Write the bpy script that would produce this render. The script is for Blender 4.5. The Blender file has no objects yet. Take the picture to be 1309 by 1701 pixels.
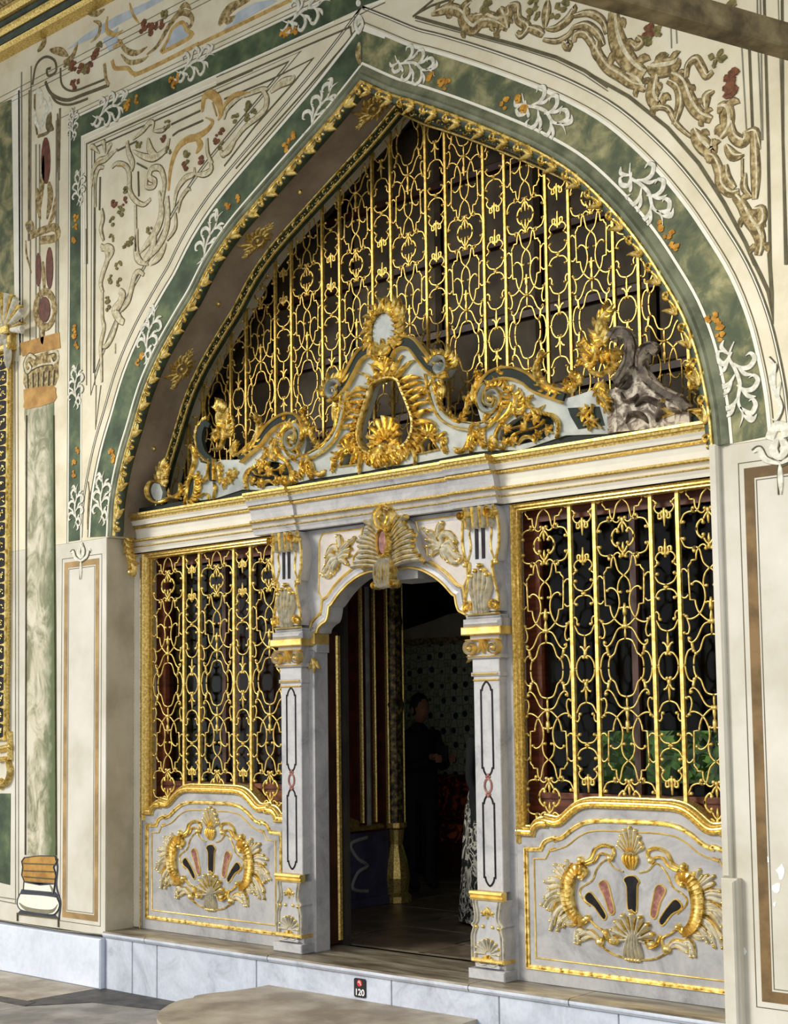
import bpy, bmesh, math, random
from mathutils import Vector, Matrix
from mathutils.geometry import tessellate_polygon
random.seed(7)
S = bpy.context.scene
COL = S.collection
PI = math.pi

# ------------------------------------------------------------------ camera
YAW, PIT, ROL, FPX, PY = 0.7157, 0.0832, -0.0133, 2350.0, 993.0
CAMPOS = Vector((5.9504, -6.8634, 1.56))
fw = Vector((-math.sin(YAW)*math.cos(PIT), math.cos(YAW)*math.cos(PIT), math.sin(PIT)))
rt = Vector((math.cos(YAW), math.sin(YAW), 0)); up = rt.cross(fw)
r2 = math.cos(ROL)*rt + math.sin(ROL)*up; u2 = -math.sin(ROL)*rt + math.cos(ROL)*up
cam = bpy.data.cameras.new('camera'); cam_o = bpy.data.objects.new('camera', cam); COL.objects.link(cam_o)
cam_o.matrix_world = Matrix(((r2.x, u2.x, -fw.x, CAMPOS.x), (r2.y, u2.y, -fw.y, CAMPOS.y), (r2.z, u2.z, -fw.z, CAMPOS.z), (0, 0, 0, 1)))
cam.sensor_fit = 'VERTICAL'; cam.sensor_height = 36.0; cam.lens = FPX/1701*36.0
cam.shift_y = (PY-850.5)/1701.0; cam.clip_end = 300
S.camera = cam_o

# ------------------------------------------------------------------ light
S.view_settings.view_transform = 'Standard'; S.view_settings.look = 'None'
S.view_settings.gamma = 1.0; S.view_settings.use_curve_mapping = False
S.view_settings.exposure = 0.28
w = bpy.data.worlds.new('sky'); S.world = w; w.use_nodes = True
w.node_tree.nodes['Background'].inputs[0].default_value = (0.96, 0.98, 1.0, 1)
w.node_tree.nodes['Background'].inputs[1].default_value = 0.85
sun = bpy.data.lights.new('sun', 'SUN'); sun.energy = 2.3; sun.angle = math.radians(18); sun.color = (1, .95, .86)
sun_o = bpy.data.objects.new('sun', sun); COL.objects.link(sun_o)
sun_o.rotation_euler = Vector((.5, .8, -.42)).to_track_quat('-Z', 'Y').to_euler()

# ------------------------------------------------------------------ pixel -> point on the plane Y
def at(x, y, Y):
    d = r2*((x-654.5)/FPX) + u2*(-(y-PY)/FPX) + fw
    t = (Y-CAMPOS.y)/d.y
    p = CAMPOS + t*d
    return (p.x, p.z)
def atZ(x, y, Z):
    d = r2*((x-654.5)/FPX) + u2*(-(y-PY)/FPX) + fw
    t = (Z-CAMPOS.z)/d.z
    p = CAMPOS + t*d
    return (p.x, p.y)
def tile(ox, oy, s):
    return lambda pts, Y: [at(ox+a/s, oy+b/s, Y) for a, b in pts]
def pxs(pts, Y): return [at(a, b, Y) for a, b in pts]
TA = tile(970, 800, 7.272); TB = tile(970, 950, 7.272)
K1 = tile(230, 660, 6.233); K2 = tile(400, 600, 6.545); K3 = tile(530, 490, 5.454); K4 = tile(700, 560, 5.95); K5 = tile(860, 490, 3.967)
S1 = tile(120, 120, 4.363); S2 = tile(360, 0, 4.675); S3 = tile(100, 380, 5.454); S4 = tile(690, 0, 4.09); S5 = tile(980, 0, 3.866)
S6 = tile(0, 0, 3.967); S7 = tile(0, 140, 3.7); S8 = tile(1080, 420, 4.476)
P1 = tile(450, 830, 5.671); P2 = tile(640, 820, 5.487); P4 = tile(760, 1440, 8.508); P6 = tile(870, 1340, 3.636)
G4 = tile(840, 1250, 7.272)

# ------------------------------------------------------------------ mesh helpers
class MB:
    def __init__(s): s.v = []; s.f = []
    def add(s, v, f):
        o = len(s.v); s.v += v; s.f += [tuple(i+o for i in q) for q in f]
    def mesh(s, name):
        m = bpy.data.meshes.new(name); m.from_pydata(s.v, [], s.f); m.update()
        bm = bmesh.new(); bm.from_mesh(m); bmesh.ops.recalc_face_normals(bm, faces=bm.faces); bm.to_mesh(m); bm.free()
        return m
    def split(s):
        """separate the far-apart pieces of the mesh"""
        n = len(s.v)
        if n > 60000: return [s]
        par = list(range(n))
        def find(a):
            while par[a] != a: par[a] = par[par[a]]; a = par[a]
            return a
        for f in s.f:
            r = find(f[0])
            for i in f[1:]:
                q = find(i)
                if q != r: par[q] = r
        isl = {}
        for i in range(n): isl.setdefault(find(i), []).append(i)
        ks = list(isl); k = len(ks)
        if k < 2 or k > 1500: return [s]
        bb = []
        for r in ks:
            p = [s.v[i] for i in isl[r]]; lo = [min(q[j] for q in p) for j in (0, 1, 2)]; hi = [max(q[j] for q in p) for j in (0, 1, 2)]
            bb.append((lo, hi, max(hi[j]-lo[j] for j in (0, 1, 2))))
        for fac, mn, cap in ((.0, .003, 60), (.2, .01, 80), (.5, .02, 400)):
            cp = list(range(k))
            def cf(a):
                while cp[a] != a: cp[a] = cp[cp[a]]; a = cp[a]
                return a
            for a in range(k):
                la, ha, sa = bb[a]
                for b in range(a+1, k):
                    lb, hb, sb = bb[b]; lim = max(mn, fac*max(sa, sb)); g2_ = 0
                    for j in (0, 1, 2):
                        d = max(0., la[j]-hb[j], lb[j]-ha[j]); g2_ += d*d
                    if g2_ <= lim*lim:
                        ra, rb = cf(a), cf(b)
                        if ra != rb: cp[rb] = ra
            grp = {}
            for a in range(k): grp.setdefault(cf(a), []).append(a)
            if len(grp) <= cap: break
        if len(grp) == 1: return [s]
        which = {}
        for gi, (r, l) in enumerate(grp.items()):
            for a in l:
                for i in isl[ks[a]]: which[i] = gi
        out = [MB() for _ in grp]; mp = {}
        for i in range(n): o = out[which[i]]; mp[i] = len(o.v); o.v.append(s.v[i])
        for f in s.f: out[which[f[0]]].f.append(tuple(mp[i] for i in f))
        return out
    def meshes(s, name): return [q.mesh(name) for q in s.split()]
    def build(s, name, mat, parent=None, smooth=False, label=None, kind=None, whole=False):
        res = None
        for q in ([s] if (whole or parent is None) else s.split()):
            m = q.mesh(name); m.materials.append(mat)
            if smooth:
                for p in m.polygons: p.use_smooth = True
                m.set_sharp_from_angle(angle=math.radians(50))
            o = link(name, m, parent, label, kind); res = res or o
        return res
def link(name, m, parent=None, label=None, kind=None):
    o = bpy.data.objects.new(name, m); COL.objects.link(o)
    if parent is not None: o.parent = parent
    if label: o['label'] = label
    if kind: o['kind'] = kind
    return o
def thing(name, label, cat, group=None):
    o = bpy.data.objects.new(name, None); COL.objects.link(o); o.empty_display_size = .1
    o['label'] = label; o['category'] = cat
    if group: o['group'] = group
    return o
def tag(o, label, cat, group=None):
    o['label'] = label; o['category'] = cat
    if group: o['group'] = group
    return o
def struct(o, label):
    o['kind'] = 'structure'; o['label'] = label; return o

def cr(P, n=5, closed=False):
    """Catmull-Rom through 2D points"""
    N = len(P)
    if N < 3: return [tuple(p) for p in P]
    out = []
    rng = N if closed else N-1
    for i in range(rng):
        if closed: p0, p1, p2, p3 = P[(i-1) % N], P[i], P[(i+1) % N], P[(i+2) % N]
        else: p0, p1, p2, p3 = P[max(i-1, 0)], P[i], P[i+1], P[min(i+2, N-1)]
        for k in range(n):
            t = k/n; t2 = t*t; t3 = t2*t
            out.append(tuple(.5*((2*p1[j]) + (-p0[j]+p2[j])*t + (2*p0[j]-5*p1[j]+4*p2[j]-p3[j])*t2 + (-p0[j]+3*p1[j]-3*p2[j]+p3[j])*t3) for j in (0, 1)))
    if not closed: out.append(tuple(P[-1]))
    return out
def clean(P, eps=1e-5):
    o = [P[0]]
    for p in P[1:]:
        if math.hypot(p[0]-o[-1][0], p[1]-o[-1][1]) > eps: o.append(p)
    return o
def normals(P, closed=False):
    N = len(P); out = []
    for i in range(N):
        a = P[(i-1) % N] if (closed or i > 0) else P[i]
        b = P[(i+1) % N] if (closed or i < N-1) else P[i]
        c = P[i]
        d1 = (c[0]-a[0], c[1]-a[1]); d2 = (b[0]-c[0], b[1]-c[1])
        l1 = math.hypot(*d1); l2 = math.hypot(*d2)
        if l1 < 1e-9: d1, l1 = d2, l2
        if l2 < 1e-9: d2, l2 = d1, l1
        l1 = l1 or 1; l2 = l2 or 1
        n1 = (-d1[1]/l1, d1[0]/l1); n2 = (-d2[1]/l2, d2[0]/l2)
        m = (n1[0]+n2[0], n1[1]+n2[1]); lm = math.hypot(*m)
        if lm < 1e-6: out.append(n1); continue
        m = (m[0]/lm, m[1]/lm); c_ = max(.45, m[0]*n1[0]+m[1]*n1[1])
        out.append((m[0]/c_, m[1]/c_))
    return out
def sweep(mb, P, prof, y, closed=False, wf=None, hf=None):
    """prof: closed ring of (u,d); u in plane along the left normal, d towards the viewer (-Y)"""
    P = clean(P)
    if closed and math.hypot(P[0][0]-P[-1][0], P[0][1]-P[-1][1]) < 1e-5: P = P[:-1]
    N = len(P)
    if N < 2: return
    nm = normals(P, closed); k = len(prof); v = []; f = []
    for i, (p, n) in enumerate(zip(P, nm)):
        t = i/(N-1); s = wf(t) if wf else 1.0; hs = hf(t) if hf else (s if wf else 1.0)
        hs = max(hs, .08)
        for u, d in prof: v.append((p[0]+n[0]*u*s, y-d*hs, p[1]+n[1]*u*s))
    for i in range(N if closed else N-1):
        j = (i+1) % N
        for a in range(k):
            b = (a+1) % k; f.append((i*k+a, i*k+b, j*k+b, j*k+a))
    if not closed:
        f.append(tuple(range(k))); f.append(tuple((N-1)*k+a for a in reversed(range(k))))
    mb.add(v, f)
def rprof(w, h): return [(-w/2, 0), (-w*.36, h*.7), (0, h), (w*.36, h*.7), (w/2, 0)]
def fprof(w, h): return [(-w/2, 0), (-w/2, h), (w/2, h), (w/2, 0)]
def stroke(mb, P, w, h, y, wf=None, closed=False): sweep(mb, P, rprof(w, h), y, closed, wf)
def line(mb, P, w, y, h=.0025, closed=False): sweep(mb, P, fprof(w, h), y, closed)
TAP = lambda t: max(.06, math.sin(PI*(.12+.88*t)))          # fat at the start, pointed at the end
TAPB = lambda t: max(.06, math.sin(PI*t)**.7)                # pointed at both ends
TAPE = lambda t: max(.08, 1-.9*t)
def ball(mb, x, z, r, y, ry=None, n=6):
    ry = ry or r; v = [(x, y-ry, z)]; f = []
    for a, rr in ((.5, .8), (0, 1)):
        for i in range(n):
            t = 2*PI*i/n; v.append((x+r*rr*math.cos(t), y-ry*(a*1.25), z+r*rr*math.sin(t)))
    for i in range(n):
        j = (i+1) % n; f.append((0, 1+i, 1+j)); f.append((1+i, 1+n+i, 1+n+j, 1+j))
    f.append(tuple(1+n+i for i in range(n)))
    mb.add(v, f)
def plate(mb, out, y0, y1, holes=()):
    """out: list of (X,Z); y0 front (smaller), y1 back"""
    loops = [out]+list(holes)
    tri = tessellate_polygon([[Vector((p[0], p[1], 0)) for p in l] for l in loops])
    fl = [p for l in loops for p in l]; n = len(fl)
    v = [(p[0], y0, p[1]) for p in fl]+[(p[0], y1, p[1]) for p in fl]
    f = [tuple(t) for t in tri]+[tuple(i+n for i in reversed(t)) for t in tri]
    o = 0
    for l in loops:
        m = len(l)
        for i in range(m): a, b = o+i, o+(i+1) % m; f.append((a, b, b+n, a+n))
        o += m
    mb.add(v, f)
def box(mb, x0, x1, y0, y1, z0, z1):
    v = [(x, y, z) for x in (x0, x1) for y in (y0, y1) for z in (z0, z1)]
    mb.add(v, [(0, 1, 3, 2), (4, 6, 7, 5), (0, 4, 5, 1), (2, 3, 7, 6), (0, 2, 6, 4), (1, 5, 7, 3)])
def bbox(mb, x0, x1, y0, y1, z0, z1, b=.008):
    """box with chamfered front edges"""
    v = [(x0, y1, z0), (x1, y1, z0), (x1, y1, z1), (x0, y1, z1), (x0, y0+b, z0), (x1, y0+b, z0), (x1, y0+b, z1), (x0, y0+b, z1),
         (x0+b, y0, z0+b), (x1-b, y0, z0+b), (x1-b, y0, z1-b), (x0+b, y0, z1-b)]
    mb.add(v, [(3, 2, 1, 0), (0, 1, 5, 4), (1, 2, 6, 5), (2, 3, 7, 6), (3, 0, 4, 7), (4, 5, 9, 8), (5, 6, 10, 9), (6, 7, 11, 10), (7, 4, 8, 11), (8, 9, 10, 11)])
def tube(mb, P3, r, n=5, taper=None, closed=False):
    Q = [Vector(p) for p in P3]; N = len(Q)
    if N < 2: return
    v = []; f = []
    for i, p in enumerate(Q):
        if closed: t = (Q[(i+1) % N]-Q[(i-1) % N])
        else: t = Q[min(i+1, N-1)]-Q[max(i-1, 0)]
        if t.length < 1e-9: t = Vector((0, 0, 1))
        t.normalize()
        a = Vector((0, -1, 0))
        if abs(t.dot(a)) > .95: a = Vector((1, 0, 0))
        b = t.cross(a).normalized(); a = b.cross(t).normalized()
        rr = r*(taper(i/(N-1)) if taper else 1)
        for k in range(n):
            g = 2*PI*k/n+PI/n; v.append(tuple(p+a*(rr*math.cos(g))+b*(rr*math.sin(g))))
    for i in range(N if closed else N-1):
        j = (i+1) % N
        for k in range(n): q = (k+1) % n; f.append((i*n+k, i*n+q, j*n+q, j*n+k))
    if not closed: f.append(tuple(range(n))); f.append(tuple((N-1)*n+k for k in reversed(range(n))))
    mb.add(v, f)
def lathe(mb, c, prof, n=12):
    """prof: list of (r,z) around a vertical axis at c=(x,y,z0)"""
    v = []; f = []
    for r, z in prof:
        for i in range(n): t = 2*PI*i/n; v.append((c[0]+r*math.cos(t), c[1]+r*math.sin(t), c[2]+z))
    for a in range(len(prof)-1):
        for i in range(n): j = (i+1) % n; f.append((a*n+i, a*n+j, a*n+n+j, a*n+n+i))
    f.append(tuple(range(n))); f.append(tuple((len(prof)-1)*n+i for i in range(n)))
    mb.add(v, f)
def spiral(cx, cz, r0, r1, a0, turns, n=16):
    k = max(8, int(abs(turns)*n)); o = []
    for i in range(k+1):
        t = i/k; r = r0+(r1-r0)*t; a = a0+turns*2*PI*t; o.append((cx+r*math.cos(a), cz+r*math.sin(a)))
    return o
def along(P, s, closed=False):
    """point, tangent at fraction s of the length"""
    L = [0]
    for a, b in zip(P, P[1:]): L.append(L[-1]+math.hypot(b[0]-a[0], b[1]-a[1]))
    d = s*L[-1]
    for i in range(len(P)-1):
        if L[i+1] >= d-1e-12:
            q = (d-L[i])/max(1e-9, L[i+1]-L[i]); a, b = P[i], P[i+1]
            l = max(1e-9, L[i+1]-L[i])
            return (a[0]+(b[0]-a[0])*q, a[1]+(b[1]-a[1])*q), ((b[0]-a[0])/l, (b[1]-a[1])/l)
    a, b = P[-2], P[-1]; l = math.hypot(b[0]-a[0], b[1]-a[1]) or 1
    return P[-1], ((b[0]-a[0])/l, (b[1]-a[1])/l)
def length(P): return sum(math.hypot(b[0]-a[0], b[1]-a[1]) for a, b in zip(P, P[1:]))
def offset(P, d, closed=False):
    return [(p[0]+n[0]*d, p[1]+n[1]*d) for p, n in zip(P, normals(P, closed))]
def lobe(mb, p, ang, L, w, h, y, curl=.5):
    """one curved leaf lobe from p in direction ang"""
    pts = []; a = ang; q = p
    for i in range(6):
        pts.append(q); q = (q[0]+L/5*math.cos(a), q[1]+L/5*math.sin(a)); a += curl/5*(1+i*.5)
    sweep(mb, pts, rprof(w, h), y, False, TAP, lambda t: 1-.45*t)
def frill(mb, P, n, L, w, h, y, side=1, lean=.5, curl=.6, lf=None, s0=0.02, s1=.98):
    """fringe of flame-like lobes along one side of a curve"""
    P = clean(P)
    for i in range(n):
        s = s0+(s1-s0)*(i/(max(1, n-1)))
        p, t = along(P, s)
        a = math.atan2(t[1], t[0]) + side*(PI/2-lean)
        l = L*(lf(s) if lf else 1)*(.82+.36*random.random())
        lobe(mb, p, a, l, w, h, y, -side*curl if lean < 0 else side*curl*-1)
def acanthus(mb, P, W, h, y, n=5, wr=.34):
    """leaf: tapered spine with lobes on both sides"""
    P = clean(P); L = length(P)
    sweep(mb, P, rprof(W*.42, h), y, False, TAP)
    for i in range(n):
        s = .08+.84*i/n
        p, t = along(P, s); a = math.atan2(t[1], t[0]); l = W*(.95-.55*s)
        for sd in (-1, 1): lobe(mb, p, a+sd*.95, l, l*wr*1.2, h*.8, y, -sd*.55)
def fan(mb, c, a0, a1, n, r0, r1, w, h, y, rf=None, tips=None, tipr=0):
    for i in range(n):
        t = i/(n-1); a = a0+(a1-a0)*t; R = r1*(rf(t) if rf else 1)
        P = [(c[0]+(r0+(R-r0)*k/4)*math.cos(a), c[1]+(r0+(R-r0)*k/4)*math.sin(a)) for k in range(5)]
        sweep(mb, P, rprof(w, h), y, False, lambda q: .35+.65*q)
        if tips is not None: ball(tips, P[-1][0], P[-1][1], tipr, y, h*1.15)
def mir(P, xm): return [(2*xm-p[0], p[1]) for p in P]
def inside(p, poly):
    x, z = p; c = False; n = len(poly); j = n-1
    for i in range(n):
        xi, zi = poly[i]; xj, zj = poly[j]
        if (zi > z) != (zj > z) and x < (xj-xi)*(z-zi)/(zj-zi)+xi: c = not c
        j = i
    return c

# ------------------------------------------------------------------ materials
def nodes(name):
    m = bpy.data.materials.new(name); m.use_nodes = True; nt = m.node_tree
    return m, nt, nt.nodes['Principled BSDF']
def ramp(nt, fac, stops, k=.6):
    if fac.node.type == 'TEX_NOISE': stops = [(.5+(p-.5)*k, c) for p, c in stops]
    r = nt.nodes.new('ShaderNodeValToRGB'); e = r.color_ramp.elements
    while len(e) < len(stops): e.new(.5)
    for q, (p, c) in zip(e, stops): q.position = p; q.color = (*c, 1)
    nt.links.new(fac, r.inputs[0]); return r.outputs[0]
def noise(nt, sc, det=4, rough=.55, dist=0, stretch=None):
    tc = nt.nodes.new('ShaderNodeTexCoord'); n = nt.nodes.new('ShaderNodeTexNoise')
    n.inputs['Scale'].default_value = sc; n.inputs['Detail'].default_value = det; n.inputs['Roughness'].default_value = rough; n.inputs['Distortion'].default_value = dist
    if stretch:
        mp = nt.nodes.new('ShaderNodeMapping'); mp.inputs['Scale'].default_value = stretch
        nt.links.new(tc.outputs['Object'], mp.inputs[0]); nt.links.new(mp.outputs[0], n.inputs['Vector'])
    else: nt.links.new(tc.outputs['Object'], n.inputs['Vector'])
    return n.outputs['Fac']
def mixc(nt, fac, a, b, mode='MIX'):
    x = nt.nodes.new('ShaderNodeMix'); x.data_type = 'RGBA'; x.blend_type = mode
    if hasattr(fac, 'links') or not isinstance(fac, (int, float)): nt.links.new(fac, x.inputs[0])
    else: x.inputs[0].default_value = fac
    for s, k in ((a, 6), (b, 7)):
        if isinstance(s, tuple): x.inputs[k].default_value = (*s, 1)
        else: nt.links.new(s, x.inputs[k])
    return x.outputs[2]
def bump(nt, b, h, st, dist=.01):
    n = nt.nodes.new('ShaderNodeBump'); n.inputs['Strength'].default_value = st; n.inputs['Distance'].default_value = dist
    nt.links.new(h, n.inputs['Height']); nt.links.new(n.outputs[0], b.inputs['Normal'])
def mat_noise(name, stops, sc, rough=.6, metal=0, det=5, dist=0, bst=0, stretch=None, spec=.4, bsc=None):
    m, nt, b = nodes(name)
    f = noise(nt, sc, det, .6, dist, stretch); nt.links.new(ramp(nt, f, stops), b.inputs['Base Color'])
    b.inputs['Roughness'].default_value = rough; b.inputs['Metallic'].default_value = metal; b.inputs['Specular IOR Level'].default_value = spec
    if bst: bump(nt, b, noise(nt, bsc or sc*6, 4), bst)
    return m
def mat_plain(name, c, rough=.6, metal=0, var=.12, sc=9, spec=.4):
    lo = tuple(max(0, x*(1-var)) for x in c); hi = tuple(min(1, x*(1+var)) for x in c)
    return mat_noise(name, [(.3, lo), (.7, hi)], sc, rough, metal, spec=spec)
def srgb(r, g, b): return tuple((c/255/12.92 if c <= 10 else ((c/255+.055)/1.055)**2.4) for c in (r, g, b))
M = {}
M['plaster'] = mat_noise('cream_plaster', [(.2, srgb(208, 199, 170)), (.5, srgb(222, 214, 188)), (.8, srgb(230, 224, 202))], 3.0, .85, bst=.08, bsc=30)
M['pier'] = mat_noise('pier_plaster', [(.25, srgb(190, 185, 168)), (.55, srgb(207, 203, 190)), (.85, srgb(217, 214, 203))], 1.6, .8, bst=.05, bsc=25)
M['reveal'] = mat_noise('reveal_stone', [(.2, srgb(168, 160, 140)), (.6, srgb(196, 189, 170)), (.9, srgb(206, 200, 184))], 2.5, .75, bst=.05)
M['white_paint'] = mat_plain('white_line_paint', srgb(232, 229, 214), .8, 0, .04)
M['line_dark'] = mat_plain('dark_olive_line_paint', srgb(92, 86, 62), .8, 0, .2, 14)
M['line_grey'] = mat_plain('grey_line_paint', srgb(128, 124, 106), .8, 0, .15, 14)
M['brown_paint'] = mat_noise('ochre_brown_paint', [(.3, srgb(98, 78, 48)), (.7, srgb(132, 106, 68))], 6, .75)
M['green_paint'] = mat_noise('green_marbled_paint', [(.28, srgb(70, 80, 56)), (.45, srgb(92, 98, 68)), (.58, srgb(124, 124, 86)), (.78, srgb(160, 154, 112))], 6.5, .7, det=7, dist=.4)
M['green_dark'] = mat_noise('deep_green_paint', [(.3, srgb(48, 62, 42)), (.55, srgb(68, 86, 60)), (.8, srgb(104, 114, 78))], 4.5, .7, det=6)
M['green_roll'] = mat_noise('grey_green_moulding', [(.3, srgb(84, 90, 68)), (.7, srgb(124, 128, 102))], 6, .5)
M['flower'] = mat_noise('ochre_flower_paint', [(.3, srgb(160, 108, 28)), (.7, srgb(204, 150, 50))], 20, .8)
M['white_flourish'] = mat_noise('ivory_flourish_paint', [(.35, srgb(196, 194, 176)), (.65, srgb(228, 226, 212))], 30, .8)
M['taupe'] = mat_noise('taupe_scroll_paint', [(.3, srgb(96, 80, 48)), (.5, srgb(150, 130, 84)), (.72, srgb(194, 176, 130))], 26, .8, det=6)
M['taupe_dark'] = mat_noise('dark_taupe_paint', [(.3, srgb(84, 74, 50)), (.7, srgb(130, 116, 82))], 22, .8)
M['taupe_light'] = mat_noise('pale_taupe_paint', [(.3, srgb(178, 166, 128)), (.7, srgb(222, 214, 186))], 30, .8)
M['ochre_scroll'] = mat_noise('ochre_scroll_paint', [(.3, srgb(166, 132, 70)), (.7, srgb(202, 172, 108))], 18, .8)
M['maroon'] = mat_noise('maroon_marble_paint', [(.3, srgb(78, 40, 26)), (.7, srgb(112, 62, 40))], 18, .6)
M['rose'] = mat_noise('dark_rose_paint', [(.3, srgb(90, 58, 40)), (.7, srgb(132, 82, 54))], 40, .8)
M['leafpaint'] = mat_noise('olive_leaf_paint', [(.3, srgb(90, 84, 48)), (.7, srgb(140, 128, 78))], 30, .8)
M['gold_paint'] = mat_noise('ochre_gold_paint', [(.3, srgb(150, 106, 38)), (.7, srgb(186, 142, 66))], 9, .6)
M['line_navy'] = mat_plain('slate_line_paint', srgb(62, 66, 74), .8)
M['blue_paint'] = mat_noise('pale_blue_paint', [(.3, srgb(168, 180, 190)), (.7, srgb(190, 200, 208))], 8, .8)
def gold(name, a, b, c, rough, metal=.95, bst=.12, sc=28):
    m, nt, bs = nodes(name)
    f = noise(nt, sc, 5); nt.links.new(ramp(nt, f, [(.28, a), (.5, b), (.75, c)]), bs.inputs['Base Color'])
    bs.inputs['Metallic'].default_value = metal; bs.inputs['Roughness'].default_value = rough
    bump(nt, bs, noise(nt, sc*3, 3), bst, .006); return m
M['gold'] = gold('gilding', (.40, .26, .05), (.84, .63, .19), (1.0, .83, .40), .25, .78)
M['gold_old'] = gold('worn_gilding', (.44, .30, .075), (.64, .46, .13), (.84, .66, .27), .34, .72, .08, 70)
M['gold_iron'] = gold('gilt_iron', (.52, .35, .08), (.72, .52, .14), (.84, .65, .23), .4, .65, .12, 40)
M['gold_flat'] = gold('brass_leaf', (.60, .41, .10), (.80, .58, .17), (.88, .68, .27), .48, .6, .1, 12)
M['cream_gilt'] = mat_noise('ivory_carving', [(.25, srgb(150, 142, 118)), (.55, srgb(190, 184, 164)), (.85, srgb(206, 196, 158))], 24, .55)
def marble(name, base, vein, sc, rough=.35, k=.55, streak=0):
    m, nt, b = nodes(name)
    f = noise(nt, sc, 9, .68, 1.0); c1 = ramp(nt, f, [(.25, vein), (.42, tuple((x*2+y)/3 for x, y in zip(base, vein))), (.56, base), (.8, tuple(min(1, x*1.06) for x in base))], .85)
    g = noise(nt, sc*.45, 5, .6, .4, (1, 1, .35) if streak else None); c2 = ramp(nt, g, [(.25, (k+.22, k+.235, k+.26)), (.7, (1, 1, 1))], .8)
    h = noise(nt, sc*14, 3); c3 = ramp(nt, h, [(.3, (.9, .9, .9)), (.6, (1, 1, 1))])
    nt.links.new(mixc(nt, .6, mixc(nt, .8, c1, c2, 'MULTIPLY'), c3, 'MULTIPLY'), b.inputs['Base Color']); b.inputs['Roughness'].default_value = rough
    bump(nt, b, h, .03); return m
M['marble'] = marble('grey_white_marble', srgb(192, 191, 191), srgb(138, 139, 145), 3.2)
M['marble_panel'] = marble('veined_panel_marble', srgb(178, 177, 176), srgb(108, 110, 118), 2.6)
M['marble_rosy'] = marble('rosy_grey_marble', srgb(202, 194, 186), srgb(168, 158, 152), 2.6)
M['marble_step'] = marble('bluish_step_marble', srgb(200, 207, 220), srgb(150, 156, 168), 3.0, .5, .6, 1)
M['marble_plinth'] = marble('pale_plinth_marble', srgb(218, 225, 238), srgb(192, 200, 214), 1.6, .4, .75, 1)
M['ledge'] = mat_noise('worn_ledge_marble', [(.3, srgb(92, 82, 66)), (.55, srgb(138, 128, 110)), (.8, srgb(172, 166, 152))], 5, .4, det=7, stretch=(.4, 2, 1))
M['stone_tan'] = mat_noise('tan_paving_stone', [(.3, srgb(142, 130, 114)), (.55, srgb(172, 162, 146)), (.8, srgb(192, 184, 168))], 3, .55, det=7, bst=.1)
M['stone_grey'] = mat_noise('grey_paving_stone', [(.3, srgb(122, 120, 116)), (.6, srgb(154, 151, 147)), (.85, srgb(174, 171, 166))], 4, .55, det=7, bst=.1)
M['stone_dark'] = mat_noise('dark_paving_band', [(.3, srgb(48, 46, 44)), (.7, srgb(84, 80, 76))], 8, .6, det=7, bst=.1)
M['yellow_white'] = mat_plain('ivory_entablature', srgb(222, 218, 204), .55, 0, .05, 5)
M['crest_grey'] = mat_noise('blue_grey_carved_wood', [(.25, srgb(132, 138, 136)), (.55, srgb(160, 166, 162)), (.8, srgb(178, 182, 176))], 6, .55)
M['crest_dark'] = mat_plain('dark_slate_green_paint', srgb(40, 47, 44), .6, 0, .15, 8, .1)
M['weathered'] = mat_noise('weathered_bare_carving', [(.30, srgb(74, 64, 54)), (.45, srgb(124, 112, 98)), (.58, srgb(186, 176, 158)), (.8, srgb(206, 198, 180))], 16, .7, det=8, dist=.8, bst=.3)
M['weathered_dark'] = mat_noise('weathered_dark_wood', [(.3, srgb(54, 46, 38)), (.6, srgb(98, 86, 72)), (.85, srgb(156, 142, 122))], 16, .65, det=8, bst=.4)
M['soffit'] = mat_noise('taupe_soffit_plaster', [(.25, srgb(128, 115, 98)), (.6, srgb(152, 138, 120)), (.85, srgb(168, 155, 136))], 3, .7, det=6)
M['green_mould'] = mat_noise('dark_green_moulding', [(.3, srgb(30, 42, 28)), (.7, srgb(52, 68, 46))], 12, .45)
M['black_inlay'] = mat_noise('black_marble_inlay', [(.3, srgb(16, 15, 17)), (.8, srgb(36, 34, 36))], 14, .45, spec=.12)
M['red_inlay'] = mat_noise('red_marble_inlay', [(.3, srgb(108, 62, 54)), (.55, srgb(142, 92, 80)), (.8, srgb(176, 130, 116))], 26, .35, det=7)
M['wood_red'] = mat_noise('red_brown_wood', [(.3, srgb(74, 34, 16)), (.7, srgb(112, 54, 26))], 5, .45, stretch=(1, 1, 8), det=6)
M['wood_dark'] = mat_noise('dark_brown_wood', [(.3, srgb(44, 22, 14)), (.7, srgb(66, 34, 22))], 6, .5)
M['beam'] = mat_noise('weathered_olive_beam', [(.28, srgb(74, 62, 38)), (.55, srgb(112, 98, 66)), (.8, srgb(140, 126, 92))], 7, .75, det=7, bst=.3)
M['room_red'] = mat_noise('red_lacquer', [(.3, srgb(62, 24, 18)), (.7, srgb(96, 38, 28))], 8, .5, det=6)
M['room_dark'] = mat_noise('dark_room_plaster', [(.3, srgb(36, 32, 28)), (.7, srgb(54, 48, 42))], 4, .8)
M['room_blue'] = mat_noise('slate_blue_dado', [(.3, srgb(62, 60, 84)), (.7, srgb(84, 82, 108))], 6, .6)
M['cloth_black'] = mat_plain('black_cloth', srgb(22, 22, 26), .8)
M['skin'] = mat_plain('skin', srgb(150, 104, 80), .55, 0, .06)
M['hair'] = mat_plain('dark_hair', srgb(18, 14, 12), .6)
M['sign_black'] = mat_plain('black_plaque', srgb(20, 18, 20), .35)
M['sign_white'] = mat_plain('white_lettering', srgb(236, 236, 236), .5, 0, .02)
M['sign_red'] = mat_plain('red_roundel', srgb(190, 40, 44), .4, 0, .05)
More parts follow.
